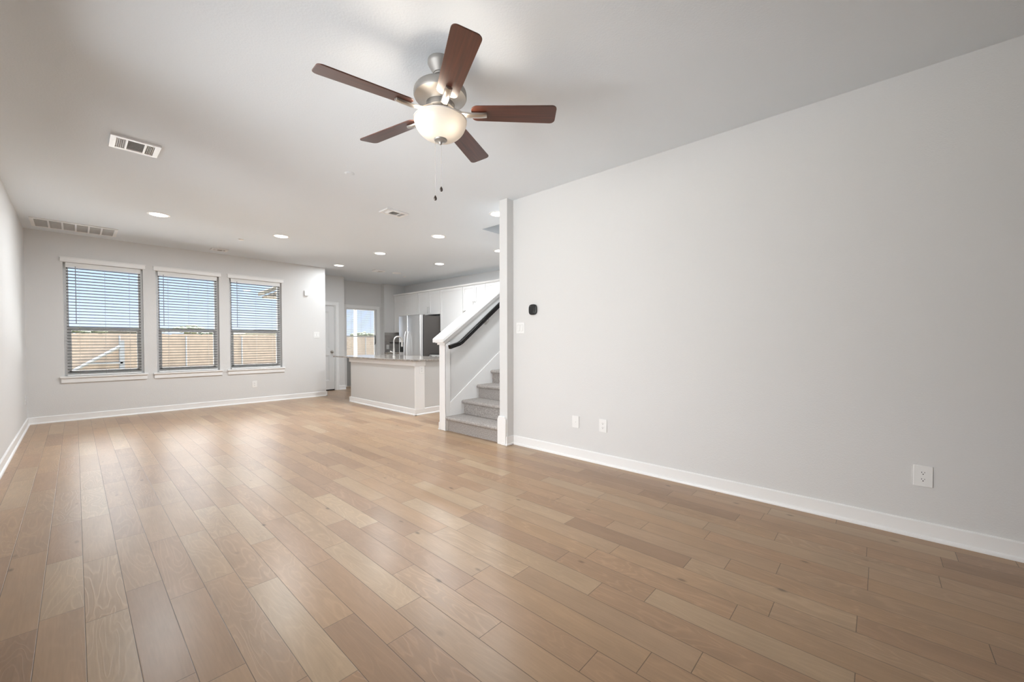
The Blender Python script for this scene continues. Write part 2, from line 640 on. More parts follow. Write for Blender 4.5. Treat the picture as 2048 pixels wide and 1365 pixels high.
def blade_mat():
    m, nt, b = new_mat('walnut_blade')
    tc = N(nt, 'ShaderNodeTexCoord')
    mp = N(nt, 'ShaderNodeMapping')
    mp.inputs['Scale'].default_value = (3, 70, 30)
    nt.links.new(tc.outputs['Object'], mp.inputs[0])
    n = N(nt, 'ShaderNodeTexNoise')
    n.inputs['Scale'].default_value = 1.0
    n.inputs['Detail'].default_value = 5
    nt.links.new(mp.outputs[0], n.inputs['Vector'])
    r = N(nt, 'ShaderNodeValToRGB')
    r.color_ramp.elements[0].position = 0.3
    r.color_ramp.elements[0].color = lin(58, 28, 19)
    r.color_ramp.elements[1].position = 0.7
    r.color_ramp.elements[1].color = lin(96, 48, 31)
    nt.links.new(n.outputs['Fac'], r.inputs[0])
    nt.links.new(r.outputs[0], b.inputs['Base Color'])
    b.inputs['Roughness'].default_value = 0.45
    b.inputs['Specular IOR Level'].default_value = 0.6
    b.inputs['Coat Weight'].default_value = 0.5
    b.inputs['Coat Roughness'].default_value = 0.38
    return m


M_BLADE = blade_mat()


def bowl_mat():
    m = bpy.data.materials.new('frosted_bowl')
    m.use_nodes = True
    nt = m.node_tree
    nt.nodes.clear()
    out = N(nt, 'ShaderNodeOutputMaterial')
    tr = N(nt, 'ShaderNodeBsdfTranslucent')
    tr.inputs[0].default_value = (0.080, 0.075, 0.069, 1)
    df = N(nt, 'ShaderNodeBsdfDiffuse')
    df.inputs[0].default_value = (0.70, 0.67, 0.63, 1)
    no = N(nt, 'ShaderNodeTexNoise')
    no.inputs['Scale'].default_value = 9
    gl = N(nt, 'ShaderNodeBsdfGlossy')
    gl.inputs['Roughness'].default_value = 0.25
    mx = N(nt, 'ShaderNodeMixShader')
    mx.inputs[0].default_value = 0.30
    nt.links.new(df.outputs[0], mx.inputs[1])
    nt.links.new(tr.outputs[0], mx.inputs[2])
    m2 = N(nt, 'ShaderNodeMixShader')
    m2.inputs[0].default_value = 0.04
    nt.links.new(mx.outputs[0], m2.inputs[1])
    nt.links.new(gl.outputs[0], m2.inputs[2])
    nt.links.new(m2.outputs[0], out.inputs[0])
    return m


M_BOWL = bowl_mat()


# ================================================================== STRUCTURE
def wall_x(mb, x0, x1, y0, y1, z0, z1, holes=()):
    """wall running along x, with rectangular holes (xa, xb, za, zb)"""
    xs = sorted({x0, x1, *[h[0] for h in holes], *[h[1] for h in holes]})
    zs = sorted({z0, z1, *[h[2] for h in holes], *[h[3] for h in holes]})
    for a, b in zip(xs, xs[1:]):
        for c, d in zip(zs, zs[1:]):
            if any(h[0] - 1e-6 <= a and b <= h[1] + 1e-6 and h[2] - 1e-6 <= c and d <= h[3] + 1e-6 for h in holes):
                continue
            mb.box(a, b, y0, y1, c, d)
    return mb


def wall_y(mb, x0, x1, y0, y1, z0, z1, holes=()):
    t = wall_x(MB(), y0, y1, x0, x1, z0, z1, holes)
    mb.add([(p[1], p[0], p[2]) for p in t.v], [f[::-1] for f in t.f])
    return mb


YN = -5.5            # wall behind the camera
XK = 6.33            # kitchen side wall
YE = 9.60            # wall with the white interior door
YG = 10.10           # wall with the glazed back door
YK = 9.93            # kitchen end wall
XO = 3.236           # stair opening plane (column face)
YS0, YS1 = 3.033, 3.15      # near stair wall
YQ0, YQ1 = 4.127, 4.245     # knee wall

obj('floor', MB().box(XL - .2, XK + .2, YN - .2, YG + .2, -.12, 0), M_FLOOR, kind='structure')

VX0, VX1 = 3.885, 7.3     # stairwell void in the ceiling
cm = MB()
cm.box(XL - .2, XK + .2, YQ0, YG + .2, H, H + .3)
cm.box(XL - .2, VX0, YS1, YQ0, H, H + .3)
cm.box(XL - .2, XK + .2, YN - .2, YS1, H, H + .3)
obj('ceiling', cm, M_CEIL, kind='structure')

SWZ0, SWZ1 = 0.62, 2.33     # added, unseen side windows beside the camera
obj('wall_left', wall_y(MB(), XL - .16, XL, YN, D + .16, 0, H, [(a_, b_, SWZ0, SWZ1) for a_, b_ in (W4Y, W5Y)]), M_WALL, kind='structure')
obj('wall_right', MB().box(XR, XR + .14, YN, YS0, 0, H), M_WALL, kind='structure')
obj('wall_front', MB().box(XL - .16, XR + .14, YN - .16, YN, 0, H), M_WALL, kind='structure')

WIN = [(-0.108, 0.750), (0.906, 1.757), (1.912, 2.780)]
WZ0, WZ1 = 0.655, 2.325
XBE = 3.628
obj('wall_back', wall_x(MB(), XL, XBE, D, D + .16, 0, H, [(a, b, WZ0, WZ1) for a, b in WIN]), M_WALL, kind='structure')

DX0, DX1, DZ = 3.42, 4.215, 2.03     # interior door opening
GX0, GX1, GZ = 4.718, 5.560, 2.035     # glazed door opening
obj('wall_entry', wall_x(MB(), 3.2, 4.44, YE, YE + .12, 0, H, [(DX0, DX1, 0, DZ)]), M_WALL, kind='structure')
obj('wall_hall', MB().box(3.05, 3.2, D + .16, YE + .12, 0, H), M_WALL, kind='structure')
obj('wall_alcove', MB().box(4.32, 4.44, YE + .12, YG + .12, 0, H), M_WALL, kind='structure')
obj('wall_garden', wall_x(MB(), 4.44, 5.70, YG, YG + .14, 0, H, [(GX0, GX1, 0, GZ)]), M_WALL, kind='structure')
obj('wall_end', MB().box(5.70, XK + .14, YK, YG + .14, 0, H), M_WALL, kind='structure')
obj('wall_kitchen', MB().box(XK, XK + .14, YQ1, YK, 0, H), M_WALL, kind='structure')

# near stair wall, ending in the column that stands a little proud of the right wall
M_COLUMN = simple('column_paint', (0.73, 0.725, 0.715, 1), 0.45, spec=0.35)
obj('wall_stair', MB().box(XO, 7.3, YS0, YS1, 0, H), M_COLUMN, kind='structure')
# knee wall: sloped top
KS = 0.695                      # slope of the cap
def cap_z(x): return 1.158 + KS * (x - 3.24)
xt = 3.24 + (H - 1.158) / KS
obj('wall_knee', MB().prism([(3.24, 0), (7.3, 0), (7.3, H), (xt, H), (3.24, cap_z(3.24))], 'y', YQ0, YQ1), M_COLUMN, kind='structure')
# upper storey walls seen through the stairwell opening
um = MB()
um.box(VX0 - .12, VX0, YS1, YQ0, H + .3, 5.2)
um.box(VX0 - .12, VX1, YQ0, YQ0 + .12, H + .3, 5.2)
um.box(VX0 - .12, VX1, YS1 - .12, YS1, H, 5.2)
um.box(VX1, VX1 + .12, YS1 - .12, YQ0 + .12, 0, 5.2)
um.box(VX0 - .12, VX1 + .12, YS1 - .12, YQ0 + .12, 5.2, 5.3)
obj('wall_upper', um, M_WALL, kind='structure')

# ---- baseboards
def bb_prof(sgn=1):
    # (outward, z) profile: shoe moulding, flat board, thin bevelled top
    return [(0, 0), (.026, 0), (.026, .008), (.023, .016), (.016, .021), (.013, .022), (.013, .094), (.008, .1005), (0, .1005)]


def base_y(name, x, sgn, y0, y1):
    obj(name, MB().prism([(x + sgn * a, z) for a, z in bb_prof()], 'y', y0, y1), M_TRIM, kind='structure')


def base_x(name, y, sgn, x0, x1):
    obj(name, MB().prism([(y + sgn * a, z) for a, z in bb_prof()], 'x', x0, x1), M_TRIM, kind='structure')


base_y('baseboard_right', XR, -1, YN, YS0 - .012)
base_y('baseboard_left', XL, 1, YN, D)
base_x('baseboard_back', D, -1, XL, XBE + .026)
base_y('baseboard_back_end', XBE, 1, D - .026, D + .16)
base_x('baseboard_front', YN, 1, XL, XR)
base_x('baseboard_entry', YE, -1, 4.30, 4.44 + .02)
base_x('baseboard_knee', YQ1, 1, 3.222, 5.9)
base_x('baseboard_garden', YG, -1, 5.645, 5.70)

# ---- plinth and trim at the column foot
pl = MB()
pl.prism([(3.040, 0), (3.168, 0), (3.168, .285), (3.150, .318), (3.062, .318), (3.040, .29)], 'x', 3.214, XO)
pl.box(3.204, XO, 3.034, 3.10, 0, .02)
pl.box(3.214, XR, 3.018, YS0, 0, .1)
pl.box(3.204, XR, 3.008, YS0, 0, .02)
obj('trim_1', pl, M_TRIM, bevel=.003, kind='structure')
# thin casing boards on the edges of knee wall and skirt board along the stair
tr = MB()
tr.box(3.228, 3.24, YQ0 - .012, YQ1 + .004, 0, 1.145)
tr.box(3.228, 3.300, YQ0 - .012, YQ0, 0, 1.15)
obj('trim_2', tr, M_TRIM, bevel=.002, kind='structure')
SK = .70
sk = MB().prism([(3.300, 0), (3.9, 0), (6.9, (6.9 - 3.30) * SK), (6.9, .362 + (6.9 - 3.30) * SK), (3.300, .362)], 'y', YQ0 - .012, YQ0)
obj('trim_3', sk, M_TRIM, bevel=.002, kind='structure')
# sloping cap with moulding beneath
def slope_prism(mb, x0, x1, y0, y1, dz0, dz1):
    return mb.prism([(x0, cap_z(x0) + dz0), (x1, cap_z(x1) + dz0), (x1, cap_z(x1) + dz1), (x0, cap_z(x0) + dz1)], 'y', y0, y1)


XC = 5.35
cp = MB()
slope_prism(cp, 3.155, XC, YQ0 - .052, YQ1 + .052, .045, .094)
slope_prism(cp, 3.185, XC, YQ0 - .036, YQ1 + .036, .018, .046)
slope_prism(cp, 3.205, XC, YQ0 - .020, YQ1 + .020, -.020, .020)
cp2 = MB()
obj('trim_4', cp, M_TRIM, bevel=.006, kind='structure')

# ================================================================== STAIRCASE
RI, RU, RX = .1870, .272, 3.262
stair = thing('staircase', 'grey carpeted staircase climbing to the right between knee wall and column', 'staircase', (RX, 3.64, 0))
for k in range(11):
    x0 = RX + k * RU
    z1 = RI * (k + 1)
    nose = []
    for i in range(9):
        t = PI / 2 + PI * i / 8
        nose.append((x0 - .018 + .025 * math.cos(t), z1 - .024 + .024 * math.sin(t)))
    base = max(0.0, RI * k - .05)
    poly = [(x0 + RU + .03, z1)] + nose + [(x0, z1 - .048), (x0, base), (x0 + RU + .03, base)]
    obj('step', MB().prism(poly, 'y', YS1 + .001, YQ0 - .012), M_CARPET, stair, smooth=True)

# handrail on the knee wall
rail = thing('handrail', 'black handrail on brackets along the stair side of the white knee wall', 'handrail', (3.25, 4.06, 1.08))
YH = YQ0 - .068
p0 = (3.246, YH, 1.085)
p1 = (3.430, YH, 1.140)
rx2 = 5.4
p2 = (rx2, YH, 1.140 + .748 * (rx2 - 3.43))
prof = [(-.026, -.012), (-.022, -.024), (.022, -.024), (.026, -.012), (.022, .006), (.027, .017), (.018, .028), (-.018, .028), (-.027, .017), (-.022, .006)]
rm = MB()
path = [Vector(p0), Vector((3.40, YH, 1.127)), Vector((3.45, YH, 1.152)), Vector(p2)]
n = len(prof)
vs = []
for i, p in enumerate(path):
    t = (path[min(i + 1, 3)] - path[max(i - 1, 0)]).normalized()
    upv = Vector((-t.z, 0, t.x))
    vs += [p + Vector((0, a, 0)) + upv * b for a, b in prof]
fs = [tuple(range(n)), tuple(range(3 * n, 4 * n))[::-1]]
for i in range(3):
    for j in range(n):
        j2 = (j + 1) % n
        fs.append((i * n + j, i * n + j2, (i + 1) * n + j2, (i + 1) * n + j))
rm.add(vs, fs)
obj('rail', rm, M_RAIL, rail, bevel=.004)
for bx in (3.95, 5.0):
    bz = 1.14 + .748 * (bx - 3.43)
    b = MB()
    b.tube([(bx, YQ0, bz - .10), (bx, YQ0 - .045, bz - .095), (bx, YH, bz - .07), (bx, YH, bz - .03)], .008, 10)
    b.cyl((bx, YQ0, bz - .10), (bx, YQ0 - .008, bz - .10), .028, 20)
    obj('bracket', b, M_NICKEL, rail, smooth=True)

# ================================================================== WINDOWS AND BLINDS
def window_unit(name, x0, x1):
    w = thing(name, None, None, ((x0 + x1) / 2, D, WZ0), 0, kind='structure')
    ya, yb = D + .085, D + .14
    f = MB()
    fw = .050
    f.box(x0, x0 + fw, ya, yb, WZ0, WZ1)
    f.box(x1 - fw, x1, ya, yb, WZ0, WZ1)
    f.box(x0 + fw, x1 - fw, ya, yb, WZ1 - fw, WZ1)
    f.box(x0 + fw, x1 - fw, ya, yb, WZ0, WZ0 + fw)
    obj('window_frame', f, M_VINYL, w, bevel=.002)
    zm = 1.355
    s = MB()
    a, b = x0 + fw, x1 - fw
    s.box(a, b, ya - .012, yb - .02, zm - .026, zm + .026)
    s.box(a, a + .024, ya - .006, yb - .02, WZ0 + fw, zm - .026)
    s.box(b - .024, b, ya - .006, yb - .02, WZ0 + fw, zm - .026)
    s.box(a, b, ya - .006, yb - .02, WZ0 + fw, WZ0 + fw + .03)
    obj('lower_sash', s, M_VINYL, w, bevel=.002)
    obj('pane', MB().box(a, b, D + .112, D + .116, zm, WZ1 - fw), M_GLASS, w)
    obj('pane', MB().box(a + .02, b - .02, D + .100, D + .104, WZ0 + fw + .02, zm), M_GLASS, w)
    si = MB()
    si.box(x0 - .045, x1 + .045, D - .040, D - .0005, WZ0 - .022, WZ0)
    si.box(x0 + .0005, x1 - .0005, D - .0005, D + .085, WZ0 - .001, WZ0 + .001)
    si.box(x0 - .034, x1 + .034, D - .020, D - .0005, WZ0 - .092, WZ0 - .022)
    obj('window_sill', si, M_TRIM, w, bevel=.002)
    hd = MB()
    hd.box(x0 - .028, x1 + .028, D - .022, D - .0005, WZ1 + .004, WZ1 + .062)
    hd.box(x0 - .036, x1 + .036, D - .032, D - .0005, WZ1 + .062, WZ1 + .074)
    obj('head_trim', hd, M_TRIM, w, bevel=.002)
    return w


def blind(label, x0, x1, y, z0, z1, pitch, depth, wand_x, group):
    b = thing('window_blind', label, 'blind', ((x0 + x1) / 2, y, z0), 0, group)
    a, c = (x0 + .030, x1 - .030) if depth > .03 else (x0 + .006, x1 - .006)
    hr = MB()
    hh = .045 if depth > .03 else .024
    hr.box(a, c, y - depth / 2, y + depth / 2, z1 - hh, z1 - .002)
    obj('headrail', hr, M_VAL, b, bevel=.002)
    va = MB()
    if depth > .03:
        va.box(a - .004, c + .004, y - depth / 2 - .010, y - depth / 2 - .003, z1 - .072, z1 - .037)
    va.box(a - .004, c + .004, y - depth / 2 - .007, y - depth / 2 - .001, z1 - hh * .82, z1 - .002)
    obj('valance', va, M_VAL, b, bevel=.0015)
    s = MB()
    zz = z1 - (.075 if depth > .03 else .036)
    while zz > z0 + .045:
        # slightly crowned slat
        d2 = depth / 2
        tl = .11        # room-side edge a touch higher
        poly = [(y - d2, zz - .0012 + tl * d2), (y, zz + .0012), (y + d2, zz - .0012 - tl * d2),
                (y + d2, zz - .0066 - tl * d2), (y, zz - .0042), (y - d2, zz - .0066 + tl * d2)]
        s.prism(poly, 'x', a, c)
        zz -= pitch
    obj('slats', s, M_SLAT_SHADED if depth > .03 else M_SLAT_PALE, b)
    obj('bottom_rail', MB().box(a, c, y - depth / 2, y + depth / 2, z0 + .006, z0 + .026), M_VAL, b, bevel=.002)
    for fx in (.16, .5, .84):
        cx = a + (c - a) * fx
        cd = MB()
        cd.cyl((cx, y - depth / 2 - .001, z0 + .02), (cx, y - depth / 2 - .001, z1 - .04), .0011, 6)
        cd.cyl((cx, y + depth / 2 + .001, z0 + .02), (cx, y + depth / 2 + .001, z1 - .04), .0011, 6)
        obj('ladder_cord', cd, M_CORD, b)
    if wand_x is not None:
        wd = MB()
        wd.cyl((wand_x, y - depth / 2 - .014, z1 - .05), (wand_x, y - depth / 2 - .014, z1 - .9), .0042, 8)
        obj('tilt_wand', wd, M_WAND, b, smooth=True)
    return b


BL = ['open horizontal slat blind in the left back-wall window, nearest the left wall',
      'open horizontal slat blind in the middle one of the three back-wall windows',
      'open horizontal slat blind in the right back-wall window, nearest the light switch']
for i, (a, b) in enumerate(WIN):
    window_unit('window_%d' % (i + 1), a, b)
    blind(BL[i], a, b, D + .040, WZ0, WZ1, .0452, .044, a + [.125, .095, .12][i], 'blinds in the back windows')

# unseen side windows beside the camera, added so fill light reaches the room
for nm, (wa, wb) in (('window_4', W4Y), ('window_5', W5Y)):
    wm_ = (wa + wb) / 2
    w4 = thing(nm, None, None, (XL, wm_, SWZ0), 0, kind='structure')
    f = MB()
    for (a, b) in ((wa, wa + .05), (wm_ - .025, wm_ + .025), (wb - .05, wb)):
        f.box(XL - .12, XL - .07, a, b, SWZ0, SWZ1)
    f.box(XL - .12, XL - .07, wa, wb, SWZ0, SWZ0 + .05)
    f.box(XL - .12, XL - .07, wa, wb, SWZ1 - .05, SWZ1)
    obj('window_frame', f, M_VINYL, w4)
    obj('pane', MB().box(XL - .098, XL - .094, wa + .05, wb - .05, SWZ0 + .05, SWZ1 - .05), M_GLASS, w4)
    obj('window_sill', MB().box(XL - .07, XL + .03, wa - .04, wb + .04, SWZ0 - .022, SWZ0), M_TRIM, w4)

# ================================================================== DOORS
def casing_x(mb, x0, x1, zt, y, wd=.075, th=.018):
    """door casing on a wall facing -y"""
    mb.box(x0 - wd, x0, y - th, y, 0, zt + wd)
    mb.box(x1, x1 + wd, y - th, y, 0, zt + wd)
    mb.box(x0, x1, y - th, y, zt, zt + wd)
    mb.box(x0 - wd - .004, x0 - wd + .014, y - th - .006, y, 0, zt + wd)
    mb.box(x1 + wd - .014, x1 + wd + .004, y - th - .006, y, 0, zt + wd)
    mb.box(x0 - wd - .004, x1 + wd + .004, y - th - .006, y, zt + wd - .014, zt + wd + .004)


d1 = thing('door_1', None, None, ((DX0 + DX1) / 2, YE, 0), 0, kind='structure')
c = MB()
casing_x(c, DX0, DX1, DZ, YE - .0005)
obj('door_casing', c, M_TRIM, d1, bevel=.002)
obj('door_jamb', MB().box(DX0, DX0 + .015, YE, YE + .12, 0, DZ).box(DX1 - .015, DX1, YE, YE + .12, 0, DZ).box(DX0 + .015, DX1 - .015, YE, YE + .12, DZ - .015, DZ), M_TRIM, d1)
sl = MB()
xa, xb, za, zb = DX0 + .017, DX1 - .017, .026, DZ - .017
pan = [(.115, .235, .84), (.115, 1.0, DZ - .14)]
ys, ye = YE + .020, YE + .055
px0, px1 = xa + .115, xb - .115
zc = sorted([za, zb, .235, .84, 1.0, DZ - .15])
sl.box(xa, px0, ys, ye, za, zb)
sl.box(px1, xb, ys, ye, za, zb)
for z0, z1 in ((za, .235), (.84, 1.0), (DZ - .15, zb)):
    sl.box(px0, px1, ys, ye, z0, z1)
obj('door_leaf', sl, M_DOOR, d1)
for z0, z1 in ((.235, .84), (1.0, DZ - .15)):
    p = MB()
    p.add([(px0, ys, z0), (px1, ys, z0), (px1, ys, z1), (px0, ys, z1),
           (px0 + .03, ys + .014, z0 + .03), (px1 - .03, ys + .014, z0 + .03), (px1 - .03, ys + .014, z1 - .03), (px0 + .03, ys + .014, z1 - .03)],
          [(0, 1, 5, 4), (1, 2, 6, 5), (2, 3, 7, 6), (3, 0, 4, 7), (4, 5, 6, 7)])
    obj('door_panel', p, M_DOOR, d1)
obj('door_gap_shade', MB().box(xa, xb, YE + .03, YE + .10, 0.0005, .026), M_GAPSHADE, d1)  # black strip painted in as the shade under the door
kn = MB()
kx, kz = xb - .062, .925
kn.cyl((kx, ys, kz), (kx, ys - .008, kz), .033, 24)
kn.cyl((kx, ys - .008, kz), (kx, ys - .035, kz), .011, 16)
kb = MB().ball((0, 0, 0), .028, 20, 12, .8).xform(Matrix.Translation((kx, ys - .050, kz)) @ Matrix.Rotation(PI / 2, 4, 'X'))
kn.add(kb.v, kb.f)
obj('door_knob', kn, M_NICKEL, d1, smooth=True)

M_GDPANEL_SHADED = simple('shaded_door_panel', (0.30, 0.295, 0.28, 1), 0.5)  # grey carries the backlit shade on the lower panel
d2 = thing('door_2', None, None, ((GX0 + GX1) / 2, YG, 0), 0, kind='structure')
c = MB()
casing_x(c, GX0, GX1, GZ, YG - .0005, wd=.082)
obj('door_casing', c, M_TRIM, d2, bevel=.002)
lf = MB()
ga, gb = GX0 + .002, GX1 - .004
ly0, ly1 = YG + .02, YG + .06
GB = .76
lf.box(ga, ga + .012, ly0, ly1, GB, GZ)
lf.box(gb - .040, gb, ly0, ly1, GB, GZ)
lf.box(ga + .012, gb - .040, ly0, ly1, GZ - .030, GZ)
lf.box(ga + .012, gb - .040, ly0, ly1, GB, GB + .04)
lf.box(ga + .012, gb - .040, YG + .035, YG + .06, 1.288, 1.318)
obj('door_leaf', lf, M_DOOR, d2)
obj('lower_panel', MB().box(ga, gb, ly0, ly1, .02, GB).box(ga + .1, gb - .1, ly0 - .006, ly0, .12, .45), M_GDPANEL_SHADED, d2)
obj('pane', MB().box(ga + .012, gb - .040, YG + .046, YG + .050, GB + .04, GZ - .030), M_GLASS, d2)
obj('threshold', MB().box(GX0, GX1, YG - .01, YG + .1, 0.0005, .02), M_STEEL, d2)
hd = MB()
hx = gb - .046
hd.tube([(hx, ly0, 1.34), (hx, ly0 - .03, 1.33), (hx, ly0 - .035, 1.22), (hx, ly0 - .03, 1.10), (hx, ly0, 1.08)], .011, 10)
obj('door_handle', hd, M_BLACK, d2, smooth=True)
blind('narrow slat blind covering the glass of the back door', ga + .006, gb - .036, YG + .002, GB + .02, GZ - .004, .0275, .020, None, None)

# ================================================================== CEILING FAN
FX, FY = 1.4143, 1.8413
fan = thing('ceiling_fan', 'five-blade brown ceiling fan with lit frosted bowl and nickel motor, two pull chains', 'ceiling fan', (FX, FY, H))
C0 = (FX, FY, 0)
obj('canopy', MB().lathe([(.0, 2.7398), (.069, 2.7398), (.070, 2.724), (.067, 2.716), (.043, 2.674), (.041, 2.668), (.036, 2.666), (.034, 2.660), (.022, 2.658), (0, 2.658)], C0, 40), M_FANMETAL, fan, smooth=True)
obj('downrod', MB().lathe([(.0, 2.665), (.013, 2.665), (.013, 2.605), (.030, 2.601), (.030, 2.596), (0, 2.596)], C0, 16).lathe([(0, 2.668), (.019, 2.664), (.021, 2.652), (.015, 2.642), (0, 2.641)], C0, 20), M_FANMETAL, fan, smooth=True)
obj('motor_housing', MB().lathe([(0, 2.600), (.030, 2.599), (.100, 2.594), (.122, 2.590), (.137, 2.582), (.145, 2.570), (.148, 2.555), (.148, 2.540), (.144, 2.532), (.136, 2.530), (.086, 2.508), (.080, 2.500), (.0, 2.500)], C0, 56), M_FANMETAL, fan, smooth=True)
obj('switch_housing', MB().lathe([(0, 2.500), (.078, 2.500), (.080, 2.494), (.080, 2.468), (.074, 2.462), (.060, 2.458), (.056, 2.430), (.052, 2.418), (0, 2.418)], C0, 40), M_FANMETAL, fan, smooth=True)
TX, TY, ZB = .0579, .0223, 2.452
AZ0 = -117.6
PITCH = math.radians(-12)
Rt = Matrix(((1, 0, 0, 0), (0, 1, 0, 0), (TX, TY, 1, 0), (0, 0, 0, 1)))
for k in range(5):
    az = math.radians(AZ0 + 72 * k)
    Mb = Matrix.Translation((FX, FY, ZB)) @ Rt @ Matrix.Rotation(az, 4, 'Z') @ Matrix.Rotation(PITCH, 4, 'X')
    # blade outline
    out = []
    r0, r1, w0, w1 = .175, .655, .058, .069
    def arc(cx, cy, r, a0, a1, n=7):
        return [(cx + r * math.cos(math.radians(a0 + (a1 - a0) * i / (n - 1))), cy + r * math.sin(math.radians(a0 + (a1 - a0) * i / (n - 1)))) for i in range(n)]
    out += arc(r0 + .035, -w0 + .035, .035, 180, 270)
    out += arc(r1 - .028, -w1 + .028, .028, 270, 360)
    out += arc(r1 - .028, w1 - .028, .028, 0, 90)
    out += arc(r0 + .035, w0 - .035, .035, 90, 180)
    bl = MB().prism(out, 'z', -.003, .003)
    o = obj('blade', bl, M_BLADE, fan, world=False, bevel=.0015)
    o.matrix_local = WM[fan.name].inverted() @ Mb
    # blade iron on the underside
    ir = MB()
    secs = [(.060, .034, .018), (.085, .022, .010), (.120, .020, -.010), (.170, .020, -.016), (.230, .019, -.015), (.262, .018, -.012)]
    vs = []
    for (r, hw, zc_) in secs:
        vs += [(r, -hw, zc_ + .006), (r, -hw * .8, zc_ - .004), (r, 0, zc_ - .008), (r, hw * .8, zc_ - .004), (r, hw, zc_ + .006), (r, 0, zc_ + .008)]
    fs = [(0, 1, 2, 3, 4, 5), tuple(range(30, 36))[::-1]]
    for i in range(5):
        for j in range(6):
            j2 = (j + 1) % 6
            fs.append((i * 6 + j, i * 6 + j2, (i + 1) * 6 + j2, (i + 1) * 6 + j))
    ir.add(vs, fs)
    o = obj('blade_arm', ir, M_NICKEL, fan, world=False, smooth=True, bevel=.001)
    o.matrix_local = WM[fan.name].inverted() @ Mb
bp = []
for i in range(15):
    t = i / 14
    r = .146 * math.sin(PI / 2 * t) ** .8 if t > 0 else 0.0
    bp.append((r, 2.298 + .108 * (1 - math.cos(PI / 2 * t)) ** .95))
bp[0] = (0.004, bp[0][1])
bo = obj('glass_bowl', MB().lathe(bp[:], C0, 56), M_BOWL, fan, smooth=True)
bmesh_b = bmesh.new()
bmesh_b.from_mesh(bo.data)
# open the top: delete the large cap faces
bmesh.ops.delete(bmesh_b, geom=[f_ for f_ in bmesh_b.faces if len(f_.verts) > 10], context='FACES')
bmesh_b.to_mesh(bo.data)
bmesh_b.free()
obj('bowl_rim', MB().lathe([(.1435, 2.402), (.1490, 2.402), (.1490, 2.409), (.1435, 2.409)], C0, 56, close=True), simple('bowl_rim_glass', (.85, .80, .74, 1), .3), fan, smooth=True)
obj('bowl_finial', MB().lathe([(0, 2.300), (.030, 2.304), (.038, 2.300), (.034, 2.294), (.014, 2.288), (.009, 2.282), (.0085, 2.276), (.005, 2.272), (0, 2.271)], C0, 28), M_FANMETAL, fan, smooth=True)
RT = Vector((math.cos(.82979), -math.sin(.82979), 0))
for (off, zend, r) in ((-.031, 1.962, 0), (.003, 2.012, 0)):
    p = Vector((FX, FY, 0)) + RT * off
    ch = MB()
    ch.cyl((p.x, p.y, 2.292), (p.x, p.y, zend + .02), .0011, 6)
    z = 2.285
    while z > zend + .03:
        ch.ball((p.x, p.y, z), .0019, 6, 4)
        z -= .012
    po = obj('pull_chain', ch, simple('pull_chain_metal', (.72, .70, .66, 1), .4, metal=.6) if off < 0 else bpy.data.materials['pull_chain_metal'], fan)
    obj('chain_fob', MB().lathe([(0, .0), (.005, .001), (.0085, .008), (.008, .016), (.004, .024), (.002, .028), (0, .028)], (p.x, p.y, zend - .004), 14),
        simple('fob_wood', (.045, .032, .026, 1), .35) if off < 0 else bpy.data.materials['fob_wood'], po, smooth=True)
obj('fitter_plate', MB().lathe([(0, 2.426), (.098, 2.424), (.104, 2.416), (0, 2.416)], C0, 40), M_FANMETAL, fan, smooth=True)
for sgn in (-1, 1):
    p = Vector((FX, FY, 2.368)) + RT * (.058 * sgn) + Vector((-.738, -.675, 0)) * .050
    lamp('fan_bulb', 'POINT', p - Vector((FX, FY, H)), (0, 0, 0), BULB_W, (1, .87, .72), fan, shadow_soft_size=.03)

# ================================================================== CEILING FIXTURES
def downlight(loc, label, group='recessed ceiling downlights'):
    t = thing('downlight', label, 'ceiling light', loc, 0, group)
    obj('trim_ring', MB().lathe([(.086, 0), (.112, 0), (.112, -.003), (.104, -.007), (.090, -.006), (.086, -.002)], (0, 0, 0), 40, close=True), M_TRIM, t, world=False, smooth=True)
    obj('lens', MB().lathe([(0, -.0005), (.0875, -.0005), (.0875, -.004), (0, -.005)], (0, 0, 0), 40), M_LENS, t, world=False)
    lamp('downlight_lamp', 'AREA', (0, 0, -.0075), (0, 0, 0), LAMP_W, (.90, .955, 1), t, shape='DISK', size=.165, spread=math.radians(180))
    return t


DL = [((.721, 6.60, H), 'lit round downlight in front of the left back window, nearest the left wall'),
      ((2.103, 6.60, H), 'lit round downlight in front of the right back window, near the small ceiling vent'),
      ((3.700, 6.575, H), 'lit round downlight above the middle of the kitchen island'),
      ((3.700, 8.23, H), 'lit round downlight beside the corner of the window wall, above the passage to the door'),
      ((3.703, 4.88, H), 'lit round downlight above the near end of the island, beside the knee wall'),
      ((5.010, 6.575, H), 'lit round downlight in front of the white cabinet above the refrigerator'),
      ((3.556, 3.486, H), 'lit round downlight at the stair foot, against the top of the white column'),
      ((5.010, 4.87, H), 'half hidden lit downlight deep in the kitchen, cut by the column edge')]
dl0 = downlight(*DL[0])
for ch in dl0.children:
    if ch.type == 'LIGHT':
        ch.data.energy = LAMP_W * .8
for (loc, lab), dim in zip(DL[1:], (1.0, .95, .36, .75, .58, .68, .45)):
    r_ = dup(dl0, loc, 0, lab)
    for ch in r_.children:
        if ch.type == 'LIGHT':
            ch.data = ch.data.copy()
            ch.data.energy = LAMP_W * dim


